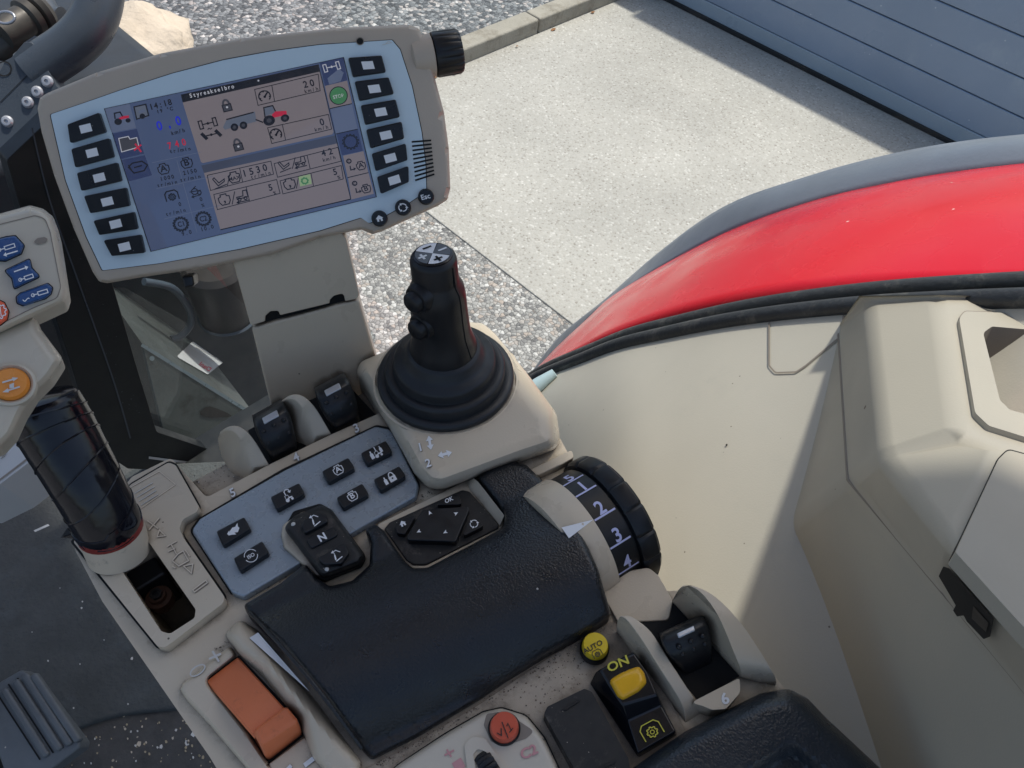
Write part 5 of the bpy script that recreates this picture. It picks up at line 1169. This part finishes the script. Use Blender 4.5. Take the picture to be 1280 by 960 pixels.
# pale handle stub
mb = MB(); a_, b_ = L(664, 500, .012), L(697, 470, .006); mb.tube([a_, a_.lerp(b_, .5), b_], [.011, .0095, .006], 'pale_handle', 14); tag(mb.build('window_stay', smooth=60), 'pale blue green window stay behind the joystick housing', 'window stay')

# rubber seal along the sill
seal = thing('window_seal', 'black double rubber seal along the curved window sill', 'seal', tp_[0])
sl_ = [p + V((.004, 0, .004)) for p in tp_]
mb = MB(); mb.tube([p + V((.0, 0, .0)) for p in sl_], .0085, 'rubber_seal', 12); mb.build('inner_lip', seal, smooth=60)
mb = MB(); mb.tube([p + V((.020, 0, .006)) for p in sl_], .0075, 'rubber_seal', 12); mb.build('outer_lip', seal, smooth=60)

# ------------------------------------------------------------------ storage box on the lining
bx = thing('storage_box', 'beige moulded storage box with lid and cup recess on the fender lining', 'storage box', L(1060, 600))
va = L(1045, 405, -.004); l0, l1, l2, l3 = L(1012, 428, -.003), L(985, 655, -.003), L(1090, 960, -.003), L(1140, 1100, -.003)
def raised(x, y, dz): p = L(x, y); return at_Z(x, y, p.z + dz - CAM.z)
vb, vm, ve = raised(1060, 600, .055), raised(1180, 742, .105), raised(1370, 972, .14)
def up(P, x, y, dz): return at_Z(x, y, P.z + dz - CAM.z)
ta = up(va, 1084, 376, .050); tb = up(vb, 1103, 570, .055); tc_ = up(vm, 1192, 692, .062); td = up(ve, 1380, 905, .062)
ra = up(va, 1172, 370, .082); rb = up(vb, 1198, 537, .088); rc_ = up(vb, 1254, 566, .092); re = up(vb, 1400, 600, .095); rd_ = up(va, 1400, 372, .085); tf = up(ve, 1520, 1040, .07)
TP = Plane(rb, (ra - rb).cross(rc_ - rb))
if TP.n.z < 0: TP.n = -TP.n
re, rd_ = TP.at(1400, 600), TP.at(1400, 372)
mb = MB()
hole = rounded([(1229, 416), (1240, 408), (1380, 420), (1380, 545), (1262, 512), (1250, 500)], [6, 6, 4, 4, 10, 8])
pts = [va, vb, ve, ta, tb, tc_, td, ra, rb, rc_, re, rd_, vm, tf, L(1340, 382, -.02), l1, l3]
ring = [(1172, 370), (1198, 537), (1254, 566), (1400, 600), (1400, 372)]; rid = [7, 8, 9, 10, 11]
tri_ = geometry.tessellate_polygon([[V((x, y, 0)) for x, y in ring], [V((x, y, 0)) for x, y in hole]])
idx = rid + [len(pts) + k for k in range(len(hole))]
mb.add(pts + [TP.at(x, y) for x, y in hole], [(0, 1, 4, 3), (1, 12, 5, 4), (12, 2, 6, 5), (3, 4, 8, 7), (4, 5, 9, 8), (5, 6, 13, 10, 9), (0, 3, 7, 11, 14), (0, 1, len(pts) - 2), (1, 12, len(pts) - 1, len(pts) - 2), (12, 2, len(pts) - 1)] + [tuple(idx[k] for k in t) for t in tri_], 'beige_box')
mb.build('shell', bx, bevel=.008, seg=5, angle=8)
mb = MB(); rim = rounded([(1199, 398), (1206, 389), (1390, 396), (1390, 580), (1236, 532), (1219, 516)], [10, 8, 4, 4, 14, 12], 8)
mb.prism(TP, grow(rim, 1.2), 0, .0012, 'dark_beige', holes=[hole]); mb.prism(TP, rim, 0, .0035, 'beige_box', holes=[hole])
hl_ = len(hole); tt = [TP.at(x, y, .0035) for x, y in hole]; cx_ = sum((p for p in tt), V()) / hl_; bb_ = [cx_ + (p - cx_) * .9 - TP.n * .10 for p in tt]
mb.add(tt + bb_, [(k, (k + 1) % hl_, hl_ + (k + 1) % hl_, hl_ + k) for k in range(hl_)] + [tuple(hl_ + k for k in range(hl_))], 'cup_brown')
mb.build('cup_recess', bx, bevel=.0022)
LP = Plane(tc_, (rc_ - tc_).cross(td - tc_))
if LP.n.z < 0: LP.n = -LP.n
lid = rounded([(1194, 690), (1248, 574), (1260, 562), (1400, 600), (1420, 900), (1300, 806)], [2, 10, 10, 4, 4, 4])
mb = MB(); mb.prism(LP, grow(lid, 1.6), -.004, .0012, 'black_void'); mb.prism(LP, lid, -.004, .003, 'beige_lid'); mb.build('lid', bx, bevel=.0022)
bxv = [pts[i] for i in range(len(pts))]; bxb = BVHTree.FromPolygons(bxv, [(0, 1, 4), (0, 4, 3), (1, 12, 5), (1, 5, 4), (12, 2, 6), (12, 6, 5)])
def onb(h):
    def f(x, y):
        hit, n, i, d = bxb.ray_cast(CAM, ray(x, y).normalized())
        if hit is None: hit, n, i, d = bxb.find_nearest(at_Z(x, y, tc_.z - CAM.z - .03))
        if n.dot(CAM - hit) < 0: n = -n
        return hit + n * h
    return f
q = rounded(c15((352, 572), (362, 552), (374, 556), (464, 655), (456, 692), (442, 697), (408, 662), (402, 650), (388, 652), (380, 640), (386, 630)), 1.5)
mb = MB(); tri_ = geometry.tessellate_polygon([[V((x, y, 0)) for x, y in q]])
mb.add([onb(.0026)(x, y) for x, y in q], [tuple(t) for t in tri_], 'black_void'); q2 = c15((424, 630), (455, 664), (449, 682), (420, 655)); mb.add([onb(.0030)(x, y) for x, y in q2], [tuple(t) for t in geometry.tessellate_polygon([[V((x, y, 0)) for x, y in q2]])], 'slot_brown'); mb.build('latch_slot', bx, smooth=0)
mb = MB(); mb.tube([va, vb, vm, ve], .0012, 'dark_beige', 6); mb.build('lower_seam', bx)

# ------------------------------------------------------------------ red rear fender outside the window
fen = thing('rear_fender', 'glossy red rear fender with dark rubber edge outside the window', 'fender', (.8, .45, 0))
red_in = [(650, 486), (680, 462), (720, 440), (765, 418), (830, 396), (890, 381), (960, 369), (1040, 361), (1150, 357), (1320, 357)]
red_out = [(672, 470), (705, 430), (735, 398), (765, 370), (840, 325), (920, 285), (1020, 250), (1120, 227), (1220, 211), (1360, 196)]
blk = [(655, 478), (684, 438), (708, 412), (740, 388), (820, 318), (905, 258), (1010, 220), (1115, 192), (1220, 174), (1370, 160)]
fi = smooth_open([at_X(x, y, .605) for x, y in red_in], 6); fo = smooth_open([at_X(x, y, .92) for x, y in red_out], 6); fb = smooth_open([at_X(x, y, .985) for x, y in blk], 6)
NV = 14; vs, fs = [], []; nu = len(fi)
for i in range(nu):
    for j in range(NV + 1):
        t = j / NV; p = fi[i].lerp(fo[i], t) + V((0, 0, .022 * math.sin(PI * t) ** .9)); vs.append(p)
for i in range(nu - 1):
    for j in range(NV): a = i * (NV + 1) + j; fs.append((a, a + 1, a + NV + 2, a + NV + 1))
mb = MB(); mb.add(vs, fs, 'red_paint'); o_ = mb.build('fender_shell', fen, smooth=70); so = o_.modifiers.new('thickness', 'SOLIDIFY'); so.thickness = .012; so.offset = -1
vs, fs = [], []
for i in range(nu):
    for j in range(7):
        t = j / 6; p = (fo[i] + V((0, 0, -.004))).lerp(fb[i], t) + V((0, 0, .008 * math.sin(PI * t))); vs.append(p)
for i in range(nu - 1):
    for j in range(6): a = i * 7 + j; fs.append((a, a + 1, a + 8, a + 7))
mb = MB(); mb.add(vs, fs, 'fender_rubber'); o_ = mb.build('rubber_edge', fen, smooth=70); so = o_.modifiers.new('thickness', 'SOLIDIFY'); so.thickness = .016; so.offset = -1
# rear tyre below the fender carries it
mb = MB(); wy, wr = -.12, .86; prof = []
mb.lathe((.66, wy - .35, wr + .02), (1, 0, 0), [(.45, 0), (.78, .0), (.83, .03), (.83, .30), (.78, .33), (.45, .33)], 'black_soft', 48); mb.lathe((.70, wy - .35, wr + .02), (1, 0, 0), [(.001, .06), (.44, .06), (.46, .0)], 'red_paint', 32)
mb.build('wheel', fen, smooth=40)

# ------------------------------------------------------------------ window panes, frame, added shading roof
mb = MB(); gp = [V((XW + .010, .84, CAM.z - 1.0))] + [p + V((.010, 0, .004)) for p in tp_]; hi = [V((XW + .010, p.y, CAM.z + .40)) for p in gp]
mb.add(gp + hi, [(i, i + 1, len(gp) + i + 1, len(gp) + i) for i in range(len(gp) - 1)], 'side_glass'); tag(mb.build('side_window', smooth=0, fix=False), 'faintly dusty side window pane above the black seal', 'window pane')
YP = .80
def at_Y(x, y, Y): r = ray(x, y); return CAM + r * (Y / r.y)
mb = MB(); gq = rounded([(98, 352), (60, 240), (330, 250), (470, 420), (420, 560), (330, 600), (262, 574), (170, 556), (150, 530)], [4, 4, 4, 4, 4, 4, 4, 10, 10]); mb.poly(gq, lambda x, y: at_Y(x, y, YP), 'front_glass'); tag(mb.build('front_window', smooth=0, fix=False), 'dusty low front window pane behind the monitor bracket', 'window pane')
FP = Plane((0, YP - .03, 0), (0, -1, 0))
mb = MB(); mb.prism(FP, rounded([(8, 200), (80, 132), (108, 240), (140, 352), (172, 462), (196, 540), (262, 562), (345, 588), (350, 606), (262, 590), (160, 586), (120, 560), (84, 440), (40, 310)], 6), -.02, 0, 'cab_frame')
mb.stroke(smooth2([(40, 160), (62, 250), (98, 352), (140, 470), (163, 548)], 5), 2.0, FP.m(.001), 'rail_plastic')  # paler line painted along the post as a highlight
rnd = random.Random(5)
for k in range(46): t = rnd.random(); x, y = lerp(40, 150, t) + rnd.uniform(4, 26), lerp(150, 520, t); mb.poly(circ(x, y, rnd.uniform(.4, .9), n=6), FP.m(.0012), 'rail_plastic')
mb.stroke([(186, 572), (232, 578), (262, 582)], 3.0, FP.m(.0014), 'grey_cover')
tag(mb.build('window_post', bevel=.004), 'black cab window post left of the monitor', 'window post')
RT = [(.14, 1.08), (.66, 1.08), (.69, .60), (.69, -.02), (.66, -.30), (.14, -.30)]; mb = MB(); nr_ = len(RT); mb.add([V((x, y, CAM.z + .42)) for x, y in RT] + [V((x, y, CAM.z + .49)) for x, y in RT], [tuple(range(nr_))[::-1], tuple(range(nr_, 2 * nr_))] + [(k, (k + 1) % nr_, nr_ + (k + 1) % nr_, nr_ + k) for k in range(nr_)], 'shade_roof_lining'); tag(mb.build('shade_roof', bevel=.008), 'pale roof panel added out of view to keep sun off the console', 'added sun shade')  # roof panel added out of view to keep direct sun off the console
mb = MB(); mb.box((-.9, -.30, CAM.z + .44), (.135, 1.08, CAM.z + .446), 'added_hatch_glass'); tag(mb.build('added_hatch', smooth=0), 'clear pane added out of view beside the shading roof panel', 'added pane')  # unseen clear pane added so sky light still reaches the console

# machine parts seen through the low front pane
md = thing('engine_cowl', 'dark engine cowl seen through the low front pane', 'machine body', (.1, 1.3, 0))
mb = MB(); mb.box((-.9, 1.18, .45), (.52, 1.9, CAM.z - .74), 'machine_dark'); mb.build('cowl', md, bevel=.03)
mb = MB(); mb.box((-.6, 1.2, 0), (.2, 1.7, .47), 'machine_dark'); mb.build('lower_frame', md)
WP = at_Y
pa, pb, pc, pd_ = at_Y(178, 432, .96), at_Y(322, 520, .96), at_Y(336, 590, .93), at_Y(205, 540, .93)
tp2 = thing('step_box', 'grey metal step box with bright upper edge and white label', 'step box', (pa + pb) / 2 - V((0, 0, .2)))
nP = (pb - pa).cross(pd_ - pa).normalized()
if nP.dot(CAM - pa) < 0: nP = -nP
Q = Plane(pa, nP); mb = MB(); mb.prism(Q, rounded([(178, 430), (318, 520), (326, 524), (345, 610), (330, 640), (230, 600), (205, 540)], 3), -.006, 0, 'machine_plate'); plt = mb.build('front_sheet', tp2, bevel=.001)
mb = MB(); mb.stroke([(177, 431), (318, 519), (330, 560), (340, 600)], 4.2, Q.m(.0012), 'plate_edge'); 
mb.poly(circ(190, 448, 3.2, n=10), Q.m(.0012), 'plate_edge'); mb.poly(smooth2([(250, 515), (262, 508), (290, 520), (262, 522), (250, 518)], 3), Q.m(.0014), 'dark_mark'); mb.build('bright_edge', tp2, smooth=0)
ptop = [at_Y(178, 430, .965), at_Y(320, 520, .965)]; back = [p + V((.02, .26, .0)) for p in ptop]
mb = MB(); mb.add(ptop + back[::-1] + [p - V((0, 0, .02)) for p in ptop + back[::-1]], [(0, 1, 2, 3), (0, 1, 5, 4), (1, 2, 6, 5), (2, 3, 7, 6)], 'machine_plate'); mb.build('box_top', tp2)
TZ = Plane(ptop[0] + V((0, 0, .002)), (back[0] - ptop[0]).cross(ptop[1] - ptop[0]))
if TZ.n.z < 0: TZ.n = -TZ.n
lq = rounded(c6((450, 466), (515, 405), (650, 478), (575, 538)), 2.5)
mb = MB(); mb.poly(lq, TZ.m(.001), 'label_white'); mb.text('Danl', c6((560, 512))[0], (-5, -3.2), (3.5, -4), TZ.m(.0016), 'label_red', 1)
for k in range(3): mb.stroke(c6((500 + k * 14, 452 - k * 12), (590 + k * 14, 500 - k * 12)), .7, TZ.m(.0016), 'grey_mark')
mb.build('sticker', tp2, smooth=0)
mb = MB(); cb = at_Y(286, 398, 1.10); mb.lathe(cb, (0, 0, 1), [(.001, 0), (.050, 0), (.054, .01), (.060, .14), (.05, .15), (.001, .15)], 'canister', 40); mb.lathe(cb, (0, 0, 1), [(.055, .006), (.059, .010), (.055, .014)], 'hose', 40)
tag(mb.build('filter_canister', smooth=40), 'brown filter canister beside the monitor bracket', 'canister')
mb = MB(); mb.tube(smooth_open([at_Y(x, y, 1.10) for x, y in ((180, 352), (215, 360), (236, 385), (238, 405), (226, 420), (214, 424))], 6), .007, 'hose', 12); tag(mb.build('curved_hose', smooth=60), 'grey curved hose below the monitor', 'hose')

# rail and hinge at the upper left
rl = thing('mirror_arm', 'dark moulded mirror arm with bolted bracket at the window corner', 'mirror arm', pix_depth(60, 120, 1.15))
mb = MB(); pts = smooth_open([pix_depth(x, y, d) for x, y, d in ((40, 92, 1.16), (62, 76, 1.16), (88, 58, 1.16), (110, 36, 1.16), (122, 10, 1.16), (128, -30, 1.16), (130, -90, 1.16))], 6); mb.tube(pts, .033, 'rail_plastic', 28); mb.build('arm', rl, smooth=60)
RP = Plane(pix_depth(40, 110, 1.14), img_dir((.15, .2, -1)))
mb = MB(); mb.prism(RP, rounded([(-60, 130), (0, 88), (6, 76), (14, 72), (31, 52), (40, 53), (52, 68), (60, 88), (74, 112), (40, 150), (0, 190), (-60, 240)], 4), -.04, 0, 'rail_plastic'); mb.build('bracket', rl, bevel=.006)
mb = MB(); mb.stroke([(0, 128), (36, 92), (52, 72)], 1.2, RP.m(.001), 'cab_frame'); mb.stroke(circ(5, 86, 9, n=14), 1.6, RP.m(.001), 'black_void', True); mb.build('bracket_lines', rl, smooth=0)
for x, y in ((59.5, 102), (47, 115), (35, 128), (9.5, 152)):
    o = RP.at(x, y); mb = MB(); mb.lathe(o, RP.n, [(.0085, 0), (.0085, .002), (.0062, .005), (.0030, .0055), (.0028, .003), (.0001, .003)], 'bolt_head', 18); mb.build('bolt', rl, smooth=30)
hg = thing('arm_hinge', 'brown grey hinge barrel with collars beside the mirror arm', 'hinge', pix_depth(25, 40, 1.25))
h0_, h1_ = pix_depth(8, 40, 1.22), pix_depth(58, 8, 1.26); hx = (h1_ - h0_).normalized(); hl = (h1_ - h0_).length
mb = MB(); mb.lathe(h0_, hx, [(.001, -.01), (.022, -.01), (.024, .0), (.024, hl * .45), (.030, hl * .5), (.032, hl * .62), (.026, hl * .66), (.033, hl * .70), (.036, hl * .8), (.030, hl * .9), (.001, hl)], 'hinge', 32); mb.build('barrel', hg, smooth=30)
mb = MB(); ring = [pix_depth(*p, 1.17) for p in circ(7, 22, 11.5, 7.5, n=24)]; mb.tube(ring + ring[:1], .0022, 'steel', 8, cap=False); mb.build('split_ring', hg, smooth=60)
mb = MB(); mb.tube([pix_depth(x, y, 1.24) for x, y in ((-30, 60), (5, 62), (22, 46))], .018, 'hinge', 16); mb.tube([pix_depth(x, y, 1.3) for x, y in ((40, -20), (62, 20), (76, 24))], .02, 'rail_plastic', 16); mb.build('hinge_arm', hg, smooth=50)

# ================================================================== YARD
def gz(x, y, z=0): r = ray(x, y); return CAM + r * ((z - CAM.z) / r.z)
def sheet(name, x0, y0, x1, y1, z, m):
    b = MB(); b.add([(x0, y0, z), (x1, y0, z), (x1, y1, z), (x0, y1, z)], [(0, 1, 2, 3)], m); o = b.build(name, smooth=0); return struct(o)
sheet('ground', -60, -60, 60, 60, 0, 'dark_gravel')
sheet('gravel', .2, -6, 2.23, 3.62, .004, 'gravel')
KY = 3.62; DX = 5.41
mb = MB(); mb.box((2.22, -6, -.1), (DX + .15, KY, .012), 'washed_concrete'); struct(mb.build('concrete_apron', bevel=.006))
kx = [1.0, 2.05, 3.12, 4.18, 5.30]
for i in range(4):
    mb = MB(); mb.box((kx[i] + .004, KY, -.1), (kx[i + 1] - .004, KY + .15, .115), 'kerb_concrete')
    tag(mb.build('kerb_stone', bevel=.014), 'weathered concrete kerb stone between the apron and the dark gravel', 'kerb stone', 'kerb stones along the apron')
mb = MB(); mb.box((5.30, 3.44, -.1), (5.52, 3.90, .62), 'post_concrete'); tag(mb.build('gate_post', bevel=.012), 'pale concrete post at the end of the garage door', 'post')
gd = thing('garage_door', 'blue grey sectional garage door with black bottom seal', 'garage door', (DX, 1, .012))
mb = MB(); mb.box((DX - .012, -4, .012), (DX + .03, 3.44, .046), 'door_rubber'); mb.build('bottom_seal', gd, bevel=.006)
mb = MB(); mb.box((DX - .004, -4, .046), (DX + .035, 3.44, .150), 'door_rail'); mb.build('bottom_rail', gd, bevel=.006)
z = .150
for k in range(4):
    mb = MB(); hgt = .205
    mb.box((DX + .002, -4, z + .003), (DX + .04, 3.44, z + hgt - .003), 'door_panel'); mb.build('door_section', gd, bevel=.007); z += hgt
mb = MB(); mb.box((DX + .02, -4, .15), (DX + .038, 3.44, z), 'door_rubber'); mb.build('door_backing', gd)
bo = MB(); me_c = gz(158, 72, .10); bm = bmesh.new(); bmesh.ops.create_icosphere(bm, subdivisions=4, radius=.42)
from mathutils import noise
for v in bm.verts: v.co *= 1 + .30 * noise.noise(v.co * 5) + .08 * noise.noise(v.co * 16); v.co.z *= .6
bo.add([v.co + me_c for v in bm.verts], [tuple(v.index for v in f.verts) for f in bm.faces], 'boulder'); bm.free(); tag(bo.build('boulder', smooth=180), 'pale beige boulder behind the monitor', 'boulder')
mb = MB(); rnd = random.Random(11)
for k in range(30):
    x = rnd.uniform(2.6, 5.3); y = KY + .17 + abs(rnd.gauss(0, .06)) if rnd.random() < .6 else KY - abs(rnd.gauss(0, .03)) - .01; zz = .016 if y < KY else .006; s = rnd.uniform(.012, .03); a_ = rnd.random() * 6
    mb.add([(x + s * math.cos(a_ + t), y + s * .6 * math.sin(a_ + t), zz + rnd.random() * .01) for t in (0, 1.2, 2.5, 3.9, 5)], [(0, 1, 2, 3, 4)], 'leaf_litter')
o = mb.build('leaf_litter', smooth=0); o['kind'] = 'stuff'

# ================================================================== LIGHT, SKY, CAMERA
EL, SX, SY = math.radians(65), .985, .12
sd = V((SX, SY, math.tan(EL) * math.hypot(SX, SY))).normalized()
sun = bpy.data.lights.new('sun', 'SUN'); sun.energy = 3.8; sun.angle = math.radians(3.0); sun.color = (1, .95, .88)
so = bpy.data.objects.new('sun', sun); COL.objects.link(so); so.rotation_euler = (-sd).to_track_quat('-Z', 'Y').to_euler(); so.location = (6, -3, 9)
w = bpy.data.worlds.new('World'); scene.world = w; w.use_nodes = True; nt = w.node_tree
sk = nt.nodes.new('ShaderNodeTexSky'); sk.sky_type = 'NISHITA'; sk.sun_disc = False; sk.sun_elevation = EL; sk.sun_rotation = math.atan2(sd.x, sd.y); sk.air_density = 1.0; sk.dust_density = 2.5; sk.ozone_density = .8
nt.links.new(sk.outputs[0], nt.nodes['Background'].inputs[0]); nt.nodes['Background'].inputs[1].default_value = .15
cam = bpy.data.cameras.new('camera'); co = bpy.data.objects.new('camera', cam); COL.objects.link(co)
rx, dy, fz = MW @ V((1, 0, 0)), MW @ V((0, 1, 0)), MW @ V((0, 0, 1))
mt = Matrix((( rx.x, -dy.x, -fz.x, CAM.x), (rx.y, -dy.y, -fz.y, CAM.y), (rx.z, -dy.z, -fz.z, CAM.z), (0, 0, 0, 1)))
co.matrix_world = mt; cam.sensor_width = 36; cam.sensor_fit = 'HORIZONTAL'; cam.lens = 27.0; cam.clip_start = .02; cam.clip_end = 300
scene.camera = co
scene.render.resolution_x, scene.render.resolution_y = 1024, 768
scene.view_settings.view_transform = 'Standard'; scene.view_settings.look = 'None'; scene.view_settings.exposure = 0
scene.cycles.max_bounces = 10; scene.cycles.transparent_max_bounces = 12; scene.cycles.use_denoising = True
